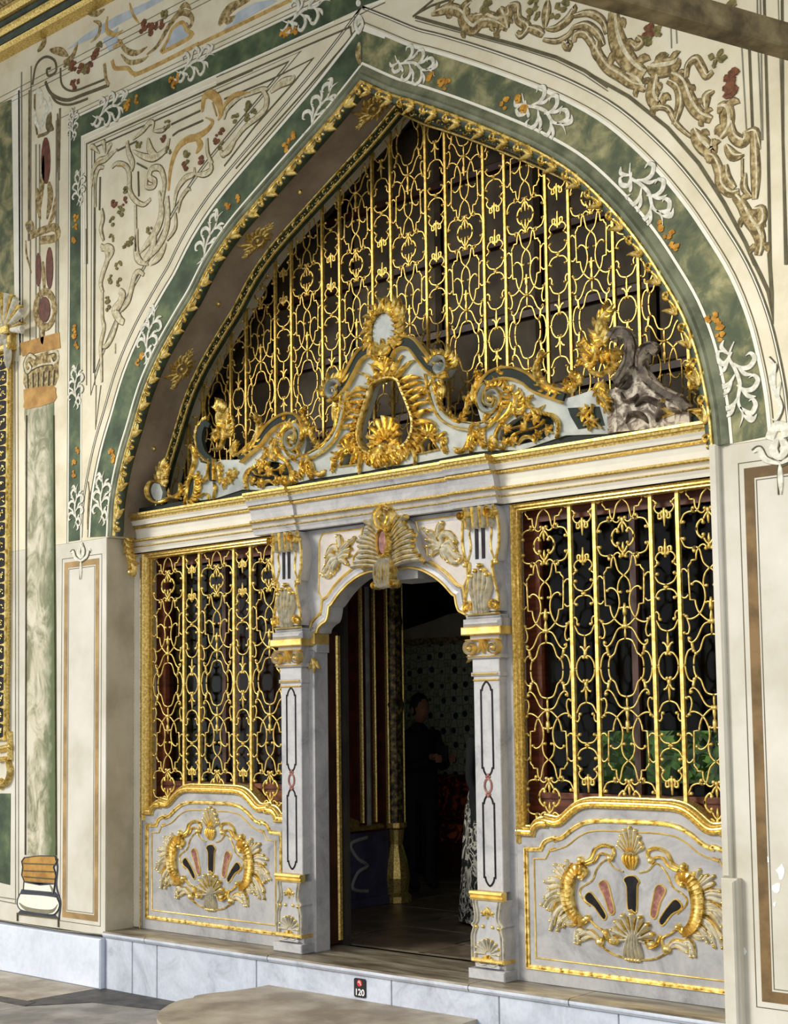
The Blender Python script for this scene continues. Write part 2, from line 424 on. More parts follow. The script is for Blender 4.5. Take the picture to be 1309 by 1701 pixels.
M['ceil'] = mat_noise('painted_ceiling', [(.3, srgb(150, 138, 108)), (.7, srgb(196, 184, 150))], 1.2, .8)
M['foliage'] = mat_noise('garden_foliage', [(.3, srgb(26, 46, 16)), (.7, srgb(84, 122, 44))], 4, .7)
M['lawn'] = mat_noise('lawn', [(.3, srgb(84, 122, 46)), (.7, srgb(140, 172, 80))], 6, .9)
def glass():
    m = bpy.data.materials.new('window_glass'); m.use_nodes = True; nt = m.node_tree; nt.nodes.remove(nt.nodes['Principled BSDF'])
    o = nt.nodes['Material Output']; t = nt.nodes.new('ShaderNodeBsdfTransparent'); g = nt.nodes.new('ShaderNodeBsdfGlossy')
    t.inputs[0].default_value = (.86, .88, .86, 1); g.inputs['Roughness'].default_value = .05
    fr = nt.nodes.new('ShaderNodeFresnel'); fr.inputs[0].default_value = 1.2
    x = nt.nodes.new('ShaderNodeMixShader'); nt.links.new(fr.outputs[0], x.inputs[0]); nt.links.new(t.outputs[0], x.inputs[1]); nt.links.new(g.outputs[0], x.inputs[2]); nt.links.new(x.outputs[0], o.inputs[0])
    return m
M['glass'] = glass()
def tiles_mat():
    m, nt, b = nodes('painted_wall_tiles')
    tc = nt.nodes.new('ShaderNodeTexCoord'); mp = nt.nodes.new('ShaderNodeMapping'); mp.inputs['Scale'].default_value = (1, 0, 1)
    nt.links.new(tc.outputs['Object'], mp.inputs[0])
    v = nt.nodes.new('ShaderNodeTexVoronoi'); v.inputs['Scale'].default_value = 6.5; v.inputs['Randomness'].default_value = 0.25; nt.links.new(mp.outputs[0], v.inputs['Vector'])
    v2 = nt.nodes.new('ShaderNodeTexVoronoi'); v2.feature = 'DISTANCE_TO_EDGE'; v2.inputs['Scale'].default_value = 13; v2.inputs['Randomness'].default_value = .45; nt.links.new(mp.outputs[0], v2.inputs['Vector'])
    c1 = ramp(nt, v.outputs['Distance'], [(.0, srgb(40, 50, 60)), (.2, srgb(48, 66, 66)), (.26, srgb(206, 208, 190)), (.6, srgb(196, 200, 176)), (.75, srgb(96, 120, 96))])
    c2 = ramp(nt, v2.outputs['Distance'], [(.03, (.3, .36, .3)), (.09, (1, 1, 1))])
    nt.links.new(mixc(nt, .8, c1, c2, 'MULTIPLY'), b.inputs['Base Color']); b.inputs['Roughness'].default_value = .35
    return m
M['tiles'] = tiles_mat()
def dress_mat():
    m, nt, b = nodes('black_and_white_print')
    f = noise(nt, 9, 3, .5, 3.0, (1, 1, .6)); nt.links.new(ramp(nt, f, [(.44, srgb(20, 20, 22)), (.50, srgb(206, 202, 190)), (.60, srgb(206, 202, 190)), (.63, srgb(24, 24, 26))]), b.inputs['Base Color'])
    b.inputs['Roughness'].default_value = .7; return m
M['dress'] = dress_mat()
def colmarble():
    m, nt, b = nodes('painted_green_column_marble')
    f = noise(nt, 6, 8, .65, 1.2, (1, 1, .5)); c = ramp(nt, f, [(.32, srgb(124, 124, 94)), (.5, srgb(182, 176, 150)), (.68, srgb(206, 200, 180))])
    # the mural's own deep green flank along the right side of the painted shaft
    tc = nt.nodes.new('ShaderNodeTexCoord'); sp = nt.nodes.new('ShaderNodeSeparateXYZ'); nt.links.new(tc.outputs['Generated'], sp.inputs[0])
    ad = nt.nodes.new('ShaderNodeMath'); ad.operation = 'MULTIPLY_ADD'; nt.links.new(noise(nt, 9, 5), ad.inputs[0]); ad.inputs[1].default_value = .35; nt.links.new(sp.outputs[0], ad.inputs[2])
    r = nt.nodes.new('ShaderNodeValToRGB'); r.color_ramp.elements[0].position = .76; r.color_ramp.elements[1].position = 1.0; nt.links.new(ad.outputs[0], r.inputs[0])
    nt.links.new(mixc(nt, r.outputs[0], c, srgb(78, 94, 50)), b.inputs['Base Color']); b.inputs['Roughness'].default_value = .6; return m
M['colmarble'] = colmarble()
M['stone_room'] = mat_noise('worn_floor_stone', [(.3, srgb(84, 72, 58)), (.7, srgb(124, 110, 92))], 5, .4, det=7)
M['room_gilt'] = mat_noise('dark_gilt_column', [(.35, srgb(56, 48, 36)), (.55, srgb(110, 96, 66)), (.75, srgb(180, 150, 80))], 24, .45, .4)
M['carpet'] = mat_noise('dark_red_patterned_cloth', [(.4, srgb(70, 20, 16)), (.55, srgb(110, 34, 22)), (.65, srgb(190, 90, 40))], 9, .9, dist=2)
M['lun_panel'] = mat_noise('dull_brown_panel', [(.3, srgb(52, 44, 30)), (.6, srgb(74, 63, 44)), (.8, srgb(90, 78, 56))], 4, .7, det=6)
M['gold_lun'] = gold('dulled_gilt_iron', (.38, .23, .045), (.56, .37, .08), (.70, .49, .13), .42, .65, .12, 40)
M['brown_light'] = mat_noise('pale_ochre_paint', [(.3, srgb(142, 116, 74)), (.7, srgb(176, 146, 98))], 6, .75)
# ================================================================== setting
YF = -.26           # outer face of the painted wall
ZS = 2.935          # springing of the big arch
AL = pxs([(190.7,881.6),(194,830),(206.9,765),(223,710),(242.4,645.6),(268,587),(300.6,529),(323,492),(352,436),(388,383),(443.8,318),(504,250),(554.7,192)], YF)
AR = pxs([(652.6,154.7),(696,167.7),(765.8,192.4),(841,223),(899,250),(960,288),(1022.6,347.4),(1068,403),(1103,456),(1137,515),(1160.7,575.6),(1174.6,631.5),(1184,682.7),(1188.6,729)], YF)
ARCH_L = cr([(-2.572, ZS)]+AL+[(0, 5.685)], 4)          # springing -> apex
ARCH_R = cr([(0, 5.685)]+AR+[(2.447, ZS)], 4)           # apex -> springing
ARCH = clean(ARCH_L+ARCH_R[1:])
def arch_off(d):                                        # >0 outwards
    l = offset(ARCH_L, d); r = offset(ARCH_R, d)
    # meet on the axis at the apex
    def cut(P, sgn):
        o = [p for p in P if p[0]*sgn >= 1e-4]
        return o
    l = cut(l, -1); r = cut(r, 1)
    # extend to x=0 along last segment
    def ext(a, b):
        t = (0-a[0])/(b[0]-a[0]) if abs(b[0]-a[0]) > 1e-6 else 1
        return (0, a[1]+(b[1]-a[1])*t)
    zl = ext(l[-2], l[-1])[1]; zr = ext(r[1], r[0])[1]
    return clean(l+[(0, (zl+zr)/2)]+r)
def rectl(x0, x1, z0, z1): return [(x0, z0), (x1, z0), (x1, z1), (x0, z1)]

# ---- floor
fl = MB(); box(fl, -9, 8, -16, 9, -.7, -.43)
floor = struct(fl.build('floor', M['stone_grey']), 'stone pavement in front of the painted facade')
def slab(poly, mat, name='paving_slab', z=-.42, parent=None):
    mb = MB(); n = len(poly)
    v = [(x, y, z) for x, y in poly]+[(x, y, z-.06) for x, y in poly]
    mb.add(v, [tuple(range(n)), tuple(reversed(range(n, 2*n)))]+[(i, (i+1) % n, n+(i+1) % n, n+i) for i in range(n)])
    return mb.build(name, mat, parent or floor)
g = .006
slab([(-3.35,-.9),(-2.76,-.86),(-2.735,-.295),(-3.35,-.295)], M['stone_tan']); slab([(-6.5,-1.0),(-3.35-g,-.9),(-3.35-g,-.295),(-6.5,-.295)], M['stone_tan'])
slab([(-6.5,-1.12),(-2.62,-.98),(-2.67,-.86-g),(-3.35,-.9-g),(-6.5,-1.0-g)], M['stone_dark'], 'dark_band')
slab([(-2.75+g,-.86),(-2.665+g,-.862),(-2.615,-.975),(-2.35,-.62),(-1.4,-.42),(-1.2,-.40),(-1.2,-.25),(-2.72,-.25)], M['stone_dark'], 'dark_band')
slab([(-2.6,-1.0),(-2.33,-.63),(-1.4,-.43),(1.2,-.43),(1.2,-1.75),(-2.6,-1.75)], M['stone_grey'])
slab([(-4.4,-1.75),(-4.4,-1.06),(-2.6-g,-1.0),(-2.6-g,-1.75)], M['stone_grey']); slab([(-6.5,-1.75),(-6.5,-1.14),(-4.4-g,-1.07),(-4.4-g,-1.75)], M['stone_grey'])
for i in range(-5, 6):
    for j in range(3):
        x0 = i*1.3+(.6 if j % 2 else 0); y1 = -1.75-g-j*.95; slab([(x0, y1-.95+g), (x0+1.3-g, y1-.95+g), (x0+1.3-g, y1), (x0, y1)], M['stone_grey'] if (i+j) % 3 else M['stone_tan'])
for x0 in (1.2+g, 2.5, 3.8): slab([(x0, -1.75), (x0+1.3-g, -1.75), (x0+1.3-g, -.27), (x0, -.27)], M['stone_grey'])
# porch ceiling above the frame
cb = MB(); box(cb, -9, 8, -5.5, .3, 7.62, 7.8)
struct(cb.build('ceiling', M['ceil']), 'painted porch ceiling above the facade')

# ---- painted front wall with the arch opening
wb = MB()
plate(wb, [(-6.5, ZS)]+[ARCH[0]]+ARCH[1:-1]+[ARCH[-1], (5.5, ZS), (5.5, 7.62), (-6.5, 7.62)], YF, .32)
wall = struct(wb.build('wall_front', M['plaster']), 'cream painted wall around the great pointed arch')
def paint(name, poly, mat, lv=1, y=YF, holes=(), parent=None, label=None):
    mb = MB(); plate(mb, poly, y-.0018*lv, y+.002, holes); return mb.build(name, mat, parent or wall, label=label)
def plines(name, paths, w, mat, lv=2, y=YF, parent=None, closed=False):
    mb = MB()
    for i, P in enumerate(paths): line(mb, P, w, y, .0018*lv+.0002*(i % 9), closed)
    return mb.build(name, mat, parent or wall)
def pstrokes(name, items, mat, lv=3, y=YF, parent=None):
    """items: (path, width, taper) painted brush strokes, a few mm of paint"""
    mb = MB()
    for i, (P, w, tf) in enumerate(items): sweep(mb, cr(P, 5), [(-w/2, 0), (-w*.4, .0018*lv+.00017*(i % 11)), (w*.4, .0018*lv+.00017*(i % 11)), (w/2, 0)], y, False, tf, lambda t: 1)
    return mb.build(name, mat, parent or wall)

def scrolls(items, k=1.0, parent=None, body='taupe', lob=True):
    """painted acanthus scrolls: dark outline, taupe body, pale highlight, with small leaf lobes"""
    o_, b_, h_ = MB(), MB(), MB(); random.seed(len(items))
    pr = lambda w, lv: [(-w/2, 0), (-w*.46, .0018*lv), (w*.46, .0018*lv), (w/2, 0)]
    one = lambda t: 1
    for i0, (P, w, tf) in enumerate(items):
        jj = .00016*(i0 % 11); pr = lambda w, lv, jj=jj: [(-w/2, 0), (-w*.46, .0018*lv+jj), (w*.46, .0018*lv+jj), (w/2, 0)]
        w = w*k; Q = clean(cr(P, 5)); tf = tf or (lambda t: .55+.45*math.sin(PI*t))
        sweep(o_, Q, pr(w+.016, 2), YF, False, tf, one); sweep(b_, Q, pr(w, 3), YF, False, tf, one)
        sweep(h_, offset(Q, w*.16), pr(w*.26, 4), YF, False, tf, one)
        L_ = length(Q)
        if lob and w > .055:
            n = max(2, int(L_/(w*1.5)))
            for i in range(n):
                p, t = along(Q, (i+.4)/n); a = math.atan2(t[1], t[0])
                for sd in ((-1, 1) if i % 2 else (1,)):
                    q = (p[0]-t[1]*sd*w*.3, p[1]+t[0]*sd*w*.3); an = a+sd*(.9+.3*random.random()); l = w*random.uniform(.7, 1.05); j2 = jj+.0004+.00011*(i % 9)
                    R = []; aa = an; c = q
                    for _ in range(5): R.append(c); c = (c[0]+l/4*math.cos(aa), c[1]+l/4*math.sin(aa)); aa -= sd*.3
                    sweep(o_, R, pr(l*.5+.012, 2, j2), YF, False, TAP, one); sweep(b_, R, pr(l*.42, 3, j2), YF, False, TAP, one)
    o_.build('scroll_outline', M['taupe_dark'], parent or wall); b_.build('painted_scroll', M[body], parent or wall); h_.build('scroll_highlight', M['taupe_light'], parent or wall)

# green band around the arch, with its fillets
a09, a29 = arch_off(.10), arch_off(.31)
def ringpoly(d0, d1): return arch_off(d1)+list(reversed(arch_off(d0)))
for sgn, nm in ((-1, 0), (1, 1)):
    o = [p for p in arch_off(.30) if p[0]*sgn >= -1e-6]; i_ = [p for p in arch_off(.085) if p[0]*sgn >= -1e-6]
    poly = o+list(reversed(i_))
    paint('green_band', clean(poly), M['green_paint'] if sgn > 0 else M['green_dark'], 1)
plines('white_line', [arch_off(.09)], .016, M['white_paint'], 3); plines('white_line', [arch_off(.305)], .02, M['white_paint'], 3)
plines('dark_line', [arch_off(.328)], .005, M['line_dark'], 2); plines('dark_line', [arch_off(.415)], .010, M['line_dark'], 2); plines('dark_line', [arch_off(.40)], .004, M['line_dark'], 2)
plines('white_line', [arch_off(.407)], .007, M['white_paint'], 2)
# spandrel frames
def meets(P, x=None, z=None): return P
outL = [p for p in arch_off(.62) if p[0] < 0]; outR = [p for p in arch_off(.62) if p[0] > 0]
# left spandrel panel: vertical at X=-2.85, top at z=6.0, curve offset .62
def spandrel_left(dx, dd):
    C = [p for p in arch_off(.62-dd) if p[0] < 0]
    xv = -2.87+dx; zt = 6.06-dx
    C = [p for p in C if p[0] > xv and p[1] < zt]
    return C, xv, zt
for dx, wd, mt in ((0, .004, 'line_dark'), (.035, .012, 'line_dark'), (.025, .006, 'white_paint')):
    C, xv, zt = spandrel_left(dx, -dx*.6)
    if C: plines('dark_line' if mt == 'line_dark' else 'white_line', [[C[0], (xv, C[0][1]+.0), (xv, zt), (C[-1][0]+.02, zt)]+list(reversed(C))], wd, M[mt], 2)
# inner V frame lines of left spandrel, traced
plines('dark_line', [S1([(110,1390),(105,520),(250,455),(620,290),(1000,120),(1309,-15)], YF), S2([(0,660),(700,355),(1040,210),(1050,285),(700,690),(290,1150),(150,1309)], YF),
    S2([(60,770),(420,620),(750,455),(600,640),(300,980),(60,1290)], YF)], .012, M['line_dark'], 2)
plines('dark_line', [S1([(70,1390),(65,465),(300,360),(700,175),(1100,5)], YF), S2([(0,600),(700,295),(1080,130),(1180,80),(1309,20)], YF)], .005, M['line_dark'], 2)
plines('white_line', [S1([(88,1390),(85,495),(270,410),(650,240),(1050,70)], YF)], .012, M['white_paint'], 2)
plines('dark_line', [S3([(165*1.25+30,0),(240,700),(240,1418)], YF), S3([(320,0),(315,700),(315,1418)], YF), pxs([(160,640),(159,712),(168,640)], YF)], .008, M['line_dark'], 2)
# green horizontal and vertical bands of the left spandrel
paint('green_band', [(-3.145, ZS+.01), (-2.995, ZS+.01), (-3.01, 6.17), (-.29, 6.17), (.6, 6.17), (.6, 6.335), (-3.15, 6.335)], M['green_dark'], 1)
plines('white_line', [[(-3.15, ZS), (-3.155, 6.345), (.6, 6.345)], [(-2.985, ZS), (-3.0, 6.16), (-.25, 6.16)]], .014, M['white_paint'], 2)
plines('dark_line', [[(-3.165, ZS), (-3.168, 6.36), (.6, 6.36)], [(-3.3, 6.395), (.6, 6.395)]], .004, M['line_grey'], 2)
plines('ochre_line', [[(-2.35, 6.455), (.6, 6.455)]], .028, M['ochre_scroll'], 2)
plines('grey_line', [[(-4.6, 6.83), (.6, 6.86)], [(-4.6, 6.78), (.6, 6.80)], [(-4.6, 6.74), (.6, 6.75)]], .005, M['line_grey'], 2)
# pale blue fields of the frieze
paint('blue_field', S6([(440,330),(700,210),(1080,0),(1000,0),(760,110),(560,230)], YF), M['blue_paint'], 1)
paint('blue_field', S6([(1075,350),(1140,200),(1190,150),(1255,240)], YF), M['blue_paint'], 2)
paint('blue_field', S6([(680,260),(780,180),(770,300),(720,340)], YF), M['blue_paint'], 2)
paint('blue_field', S2([(60,230),(160,100),(300,20),(440,0),(470,10),(200,160)], YF), M['blue_paint'], 2)
T2 = lambda t: max(.15, math.sin(PI*(.08+.9*t)))
C1 = lambda t: 1.0
def L(P, w, tf=None): return (P, w, tf)
pstrokes('ochre_scroll', [L(S6([(1060,345),(1110,260),(1140,190),(1200,150),(1230,200),(1260,240),(1070,345)], YF), .035),
    L(S6([(710,110),(705,200),(760,230),(810,200)], YF), .05, T2), L(S6([(855,20),(880,100),(920,160)], YF), .025, T2),
    L(S6([(740,400),(760,450),(840,450),(880,485),(960,465),(1309,290)], YF), .035), L(S6([(750,310),(800,290),(790,270)], YF), .03)], M['ochre_scroll'], 3)
pstrokes('taupe_scroll', [L(S6([(780,260),(830,330),(900,350),(970,310)], YF), .05, T2), L(S6([(800,360),(850,410),(930,400),(980,370)], YF), .04, T2),
    L(S6([(620,140),(660,160),(650,230),(600,280)], YF), .04, T2), L(S6([(580,90),(640,90),(690,60)], YF), .05, T2),
    L(S6([(970,360),(1040,300),(1110,180),(1180,90),(1240,90),(1270,130),(1250,180),(1230,150)], YF), .05, T2),
    L(S6([(250,340),(290,280),(280,220)], YF), .07, T2), L(S6([(330,330),(400,340),(450,370)], YF), .07, T2), L(S6([(420,410),(480,370),(515,280)], YF), .05, T2),
    L(S6([(690,420),(700,520),(720,560)], YF), .03), L(S6([(1180,70),(1220,30),(1260,60)], YF), .04, T2), L(S2([(20,200),(60,120),(130,50),(260,0)], YF), .09, T2), L(S2([(40,140),(100,160),(150,120)], YF), .06, T2)], M['taupe'], 3)
pstrokes('scroll_shadow', [L(S6([(215,560),(240,430),(300,375),(360,400),(370,470),(320,500),(310,460),(335,450)], YF), .022),
    L(S6([(300,540),(340,620),(440,660),(560,620),(720,560)], YF), .03), L(S6([(400,450),(410,560),(480,600),(600,560),(700,520)], YF), .018),
    L(S6([(330,600),(370,670),(460,690),(580,650)], YF), .02)], M['line_dark'], 3)
random.seed(3)
def cluster(name, pts, mat, r=.03, lv=3, n=5, y=YF, parent=None):
    """small painted petals"""
    mb = MB()
    for (x, z) in pts:
        for k in range(n):
            a = random.random()*6.28; d = r*random.uniform(.3, 1.3); cx, cz = x+d*math.cos(a), z+d*math.sin(a); rr = r*random.uniform(.35, .7)
            P = [(cx+rr*math.cos(t*PI/3+a)*(1.3 if t % 3 else .7), cz+rr*math.sin(t*PI/3+a)) for t in range(6)]
            plate(mb, P, y-.0018*lv-.0004*k-random.random()*.0003, y)
    return mb.build(name, mat, parent or wall)
cluster('rose_garland', S6([(950,170),(1000,180),(1050,150)], YF), M['rose'], .04); cluster('leaf_garland', S6([(480,440),(530,450),(590,440),(640,350),(620,370),(495,550)], YF), M['rose'], .035, n=6)
cluster('leaf_garland', S6([(450,440),(560,470),(650,310),(1090,90)], YF), M['leafpaint'], .035)
# green-marbled wall strip and white reveals at far left top
paint('green_field', pxs([(0,172),(20,165),(26,560),(0,560)], YF), M['green_paint'], 1)
paint('white_strip', pxs([(20,165),(34,140),(37,560),(26,600)], YF), M['white_paint'], 2)
plines('grey_line', [pxs([(36,120),(38,590)], YF), pxs([(52,110),(50,590)], YF), pxs([(60,240),(60,570)], YF), pxs([(66,240),(66,570)], YF), pxs([(94,200),(93,560)], YF), pxs([(97,210),(97,560)], YF)], .014, M['line_grey'], 2)
plines('dark_line', [pxs([(32,150),(34,590)], YF), pxs([(49,150),(48,400)], YF), pxs([(100,180),(98,300)], YF)], .022, M['taupe_dark'], 2)
# painted trophy panel above the painted column
def ov(f, c, a, b, n=14): return [f([(c[0]+a*math.cos(2*PI*i/n), c[1]+b*math.sin(2*PI*i/n))], YF)[0] for i in range(n)]
paint('maroon_niche', ov(S7, (283,470), 28, 145), M['maroon'], 3); paint('maroon_niche', ov(S7, (238,1140), 17, 105), M['maroon'], 3)
paint('maroon_niche', ov(S7, (306,1130), 22, 130), M['maroon'], 3); paint('maroon_niche', ov(S7, (275,1385), 36, 80), M['maroon'], 4)
pstrokes('taupe_scroll', [L(S7([(270,440),(265,560),(250,700),(240,820)], YF), .07, T2), L(S7([(300,600),(310,700),(290,830)], YF), .08, T2), L(S7([(345,690),(330,800),(300,860)], YF), .06, T2),
    L(S7([(230,640),(235,740),(250,830)], YF), .06, T2), L(S7([(175,900),(165,860),(195,850),(205,900),(180,910)], YF), .03), L(S7([(190,930),(260,900),(340,880),(350,940),(250,960)], YF), .07), L(S7([(265,1090),(270,1180),(275,1290)], YF), .045, T2)], M['taupe'], 3)
mb = MB(); ring = cr([S7([(278+60*math.cos(t), 1385+112*math.sin(t))], YF)[0] for t in [2*PI*i/10 for i in range(10)]], 3, True)
sweep(mb, ring, [(-.03, 0), (-.025, .006), (.025, .006), (.03, 0)], YF, True); frill(mb, ring+[ring[0]], 22, .05, .03, .006, YF, -1, .4, .6)
mb.build('painted_cartouche', M['taupe'], wall)
pstrokes('taupe_scroll', [L(S7([(270,1480),(262,1560),(265,1600)], YF), .06, T2), L(S7([(160,960),(165,1050),(195,1160)], YF), .02, T2)], M['taupe'], 3)
pstrokes('white_flourish', [L(S7([(210,60),(240,40),(260,90),(245,150)], YF), .05, T2), L(S7([(300,80),(310,150),(270,200),(240,280)], YF), .06, T2), L(S7([(210,150),(220,220),(250,290)], YF), .05, T2), L(S7([(270,90),(290,170),(260,260)], YF), .05, T2)], M['white_flourish'], 4)
pstrokes('scroll_shadow', [L(S7([(215,60),(215,200),(230,310)], YF), .02), L(S7([(310,170),(300,250),(330,280)], YF), .09, T2), L(S7([(235,320),(290,300),(310,270)], YF), .03), L(S7([(355,180),(360,350),(355,540)], YF), .03, T2)], M['taupe_dark'], 3)
# white flourishes and ochre flowers on the green bands
def flourish(c, ang, s, nm='white_flourish'):
    """painted acanthus spray: c world centre, ang direction, s size"""
    ca, sa = math.cos(ang), math.sin(ang)
    def W(P): return [(c[0]+s*(x*ca-z*sa), c[1]+s*(x*sa+z*ca)) for x, z in P]
    it = []
    def curl(P, w): it.append((W(P), w*s, T2))
    curl([(-1.35, .12), (-.95, -.12), (-.5, .02), (0, .1), (.5, -.04), (.95, .05), (1.3, -.12)], .13)
    for j, x in enumerate((-.95, -.6, -.25, .1, .45, .8)):
        g_ = 1 if j % 2 else -1; h_ = .62 if 0 < j < 5 else .45
        curl([(x-.1, 0), (x+.12, g_*.22), (x+.16, g_*h_*.8), (x-.04, g_*h_*1.12), (x-.24, g_*h_*.95), (x-.2, g_*h_*.68)], .17)
        curl([(x+.05, g_*.12), (x+.34, g_*.32), (x+.42, g_*h_*.9)], .13)
    curl([(.95, .05), (1.2, .3), (1.05, .5)], .14); curl([(-1.0, -.1), (-1.3, -.32), (-1.5, -.2)], .14)
    pstrokes('flourish_outline', [(a, b*1.15+.006, c) for a, b, c in it], M['line_grey'], 3); pstrokes(nm, [(a, b*1.15, c) for a, b, c in it], M['white_flourish'], 4)
for px_, ang, s in (((905,190),-.75,.17),((1075,325),-1.05,.17),((1225,640),-1.45,.17),((690,110),-.55,.15),((533,180),.75,.16),((350,395),.95,.16),((250,552),1.15,.16),((170,825),1.5,.15),
                    ((127,640),1.5,.13),((127,840),1.5,.13),((132,310),1.5,.11),((510,18),.05,.17),((325,105),.05,.16),((185,180),.05,.17),((122,205),1.5,.1)):
    flourish(at(*px_, YF), ang, s)
for nm, pts in (('flower_sprig', [(715,125),(735,135),(742,140)]), ('flower_sprig', [(840,172),(860,168),(870,185)]), ('flower_sprig', [(1100,375),(1112,390),(1122,408)]), ('flower_sprig', [(1183,525),(1195,540),(1198,560)]),
        ('flower_sprig', [(480,235),(488,225),(475,245)]), ('flower_sprig', [(380,340),(395,332)]), ('flower_sprig', [(230,605),(236,590)]), ('flower_sprig', [(185,750),(190,760)]), ('flower_sprig', [(124,770),(128,750),(125,785)]),
        ('flower_sprig', [(125,560),(127,575),(124,548)]), ('flower_sprig', [(126,380),(124,400),(127,362)]), ('flower_sprig', [(470,58),(480,52),(490,50)]), ('flower_sprig', [(290,140),(285,133),(295,130)]), ('flower_sprig', [(215,172),(228,166),(210,180)])):
    cluster(nm, pxs(pts, YF), M['flower'], .024, 4, 6)
# painted rococo scrolls, left spandrel
sp = [L(S1([(145,830),(150,720),(190,650),(240,630),(290,590),(330,560)], YF), .07, T2), L(S1([(170,980),(165,800),(190,700),(230,690)], YF), .05), L(S1([(130,560),(150,540),(200,590)], YF), .05, T2), L(S1([(210,520),(230,510),(240,590)], YF), .05, T2), L(S1([(290,520),(270,540),(250,600)], YF), .05, T2),
    L(S1([(290,690),(330,660),(390,680),(415,740),(420,860),(460,930),(520,960),(570,920)], YF), .055), L(S1([(400,500),(410,580),(440,660),(430,720)], YF), .06), L(S1([(440,490),(510,430),(560,370),(590,370),(585,430)], YF), .05, T2),
    L(S1([(590,430),(660,420),(710,375)], YF), .035, T2), L(S1([(440,570),(520,610),(600,620),(680,560),(710,480)], YF), .07, T2), L(S1([(550,480),(570,570),(620,600)], YF), .08, T2),
    L(S1([(545,760),(540,830),(590,830),(600,790),(560,760),(580,700),(640,700),(670,790),(660,900),(640,1010)], YF), .06), L(S1([(630,860),(650,1000),(620,1130),(540,1250),(490,1310)], YF), .09, T2), L(S1([(690,900),(690,1100),(640,1240),(560,1340)], YF), .08), L(S1([(460,960),(465,1300)], YF), .06),
    L(S1([(740,990),(760,860),(820,770),(880,740),(890,690)], YF), .06, T2), L(S1([(770,1020),(790,920),(840,850),(860,860)], YF), .04, T2), L(S1([(750,1020),(750,1130),(690,1220)], YF), .03), L(S1([(890,740),(960,740),(1010,700),(990,620)], YF), .06, T2), L(S1([(980,480),(985,590),(1020,660)], YF), .03), L(S1([(1090,600),(1140,560),(1200,460)], YF), .07, T2), L(S1([(215,990),(225,1060),(210,1140),(230,1220)], YF), .045), L(S1([(210,1290),(250,1270),(290,1300),(250,1390)], YF), .08, T2),
    L(S3([(370,150),(420,200),(430,280),(390,400),(370,500),(390,580)], YF), .06), L(S3([(385,580),(385,800),(400,900),(370,1050),(375,1200),(380,1390)], YF), .045), L(S3([(700,0),(690,200),(720,290),(800,330)], YF), .08, T2), L(S3([(860,40),(830,200),(760,290)], YF), .09), L(S3([(960,130),(900,250),(820,330)], YF), .08, T2),
    L(S3([(760,420),(720,390),(680,420),(650,540),(620,660),(560,740)], YF), .06), L(S3([(540,560),(570,600),(540,680),(500,740),(540,820),(580,850)], YF), .10), L(S3([(520,850),(480,960),(430,1050),(390,1070)], YF), .06), L(S3([(500,1040),(500,1130)], YF), .05, T2),
    L(S2([(60,930),(80,850),(150,780),(200,760)], YF), .05, T2), L(S2([(210,750),(330,700),(400,690)], YF), .04), L(S2([(350,690),(390,760),(380,840),(330,900),(220,990),(130,1110)], YF), .06), L(S2([(420,720),(500,650),(580,620),(610,590)], YF), .08, T2), L(S2([(30,1170),(60,1200),(110,1130)], YF), .05, T2)]
scrolls(sp, .72, body='taupe_light', lob=False)
pstrokes('ochre_scroll', [L(S1([(700,860),(715,700),(760,560),(830,490),(900,470),(980,420),(1020,360),(970,330)], YF), .06, T2), L(S1([(900,480),(930,530),(900,590)], YF), .06, T2), L(S1([(945,290),(960,180),(1010,160),(1060,210),(1080,300),(1060,350)], YF), .075, T2), L(S1([(1090,280),(1130,210),(1200,160),(1300,150)], YF), .05, T2), L(S1([(1020,220),(1050,320)], YF), .06, T2), L(S1([(330,680),(390,680)], YF), .06, T2), L(S1([(170,660),(230,630)], YF), .05, T2)], M['ochre_scroll'], 4)
plines('dark_line', [S1([(330,570),(470,500)], YF), S1([(720,380),(760,360),(930,280)], YF), S1([(730,460),(770,430),(950,350)], YF), S1([(470,660),(545,700)], YF), S1([(480,720),(485,900)], YF), S1([(165,760),(165,1390)], YF), S1([(205,760),(200,1000)], YF)], .014, M['line_dark'], 3)
cluster('rose_garland', S1([(300,955),(655,480),(1045,485),(1090,430),(820,680),(930,630),(380,940)], YF), M['rose'], .028, 4); cluster('leaf_garland', S1([(340,1000),(290,1080),(360,1020),(390,850),(820,600),(840,620),(490,520),(400,1250),(420,1220),(560,1150),(1280,240),(1180,330),(1090,530),(690,380),(700,570)], YF)+S3([(600,150),(640,110),(530,330),(460,450),(540,480),(430,640),(440,720),(470,90)], YF)+S2([(250,830),(300,860),(240,910)], YF), M['leafpaint'], .026, 4)
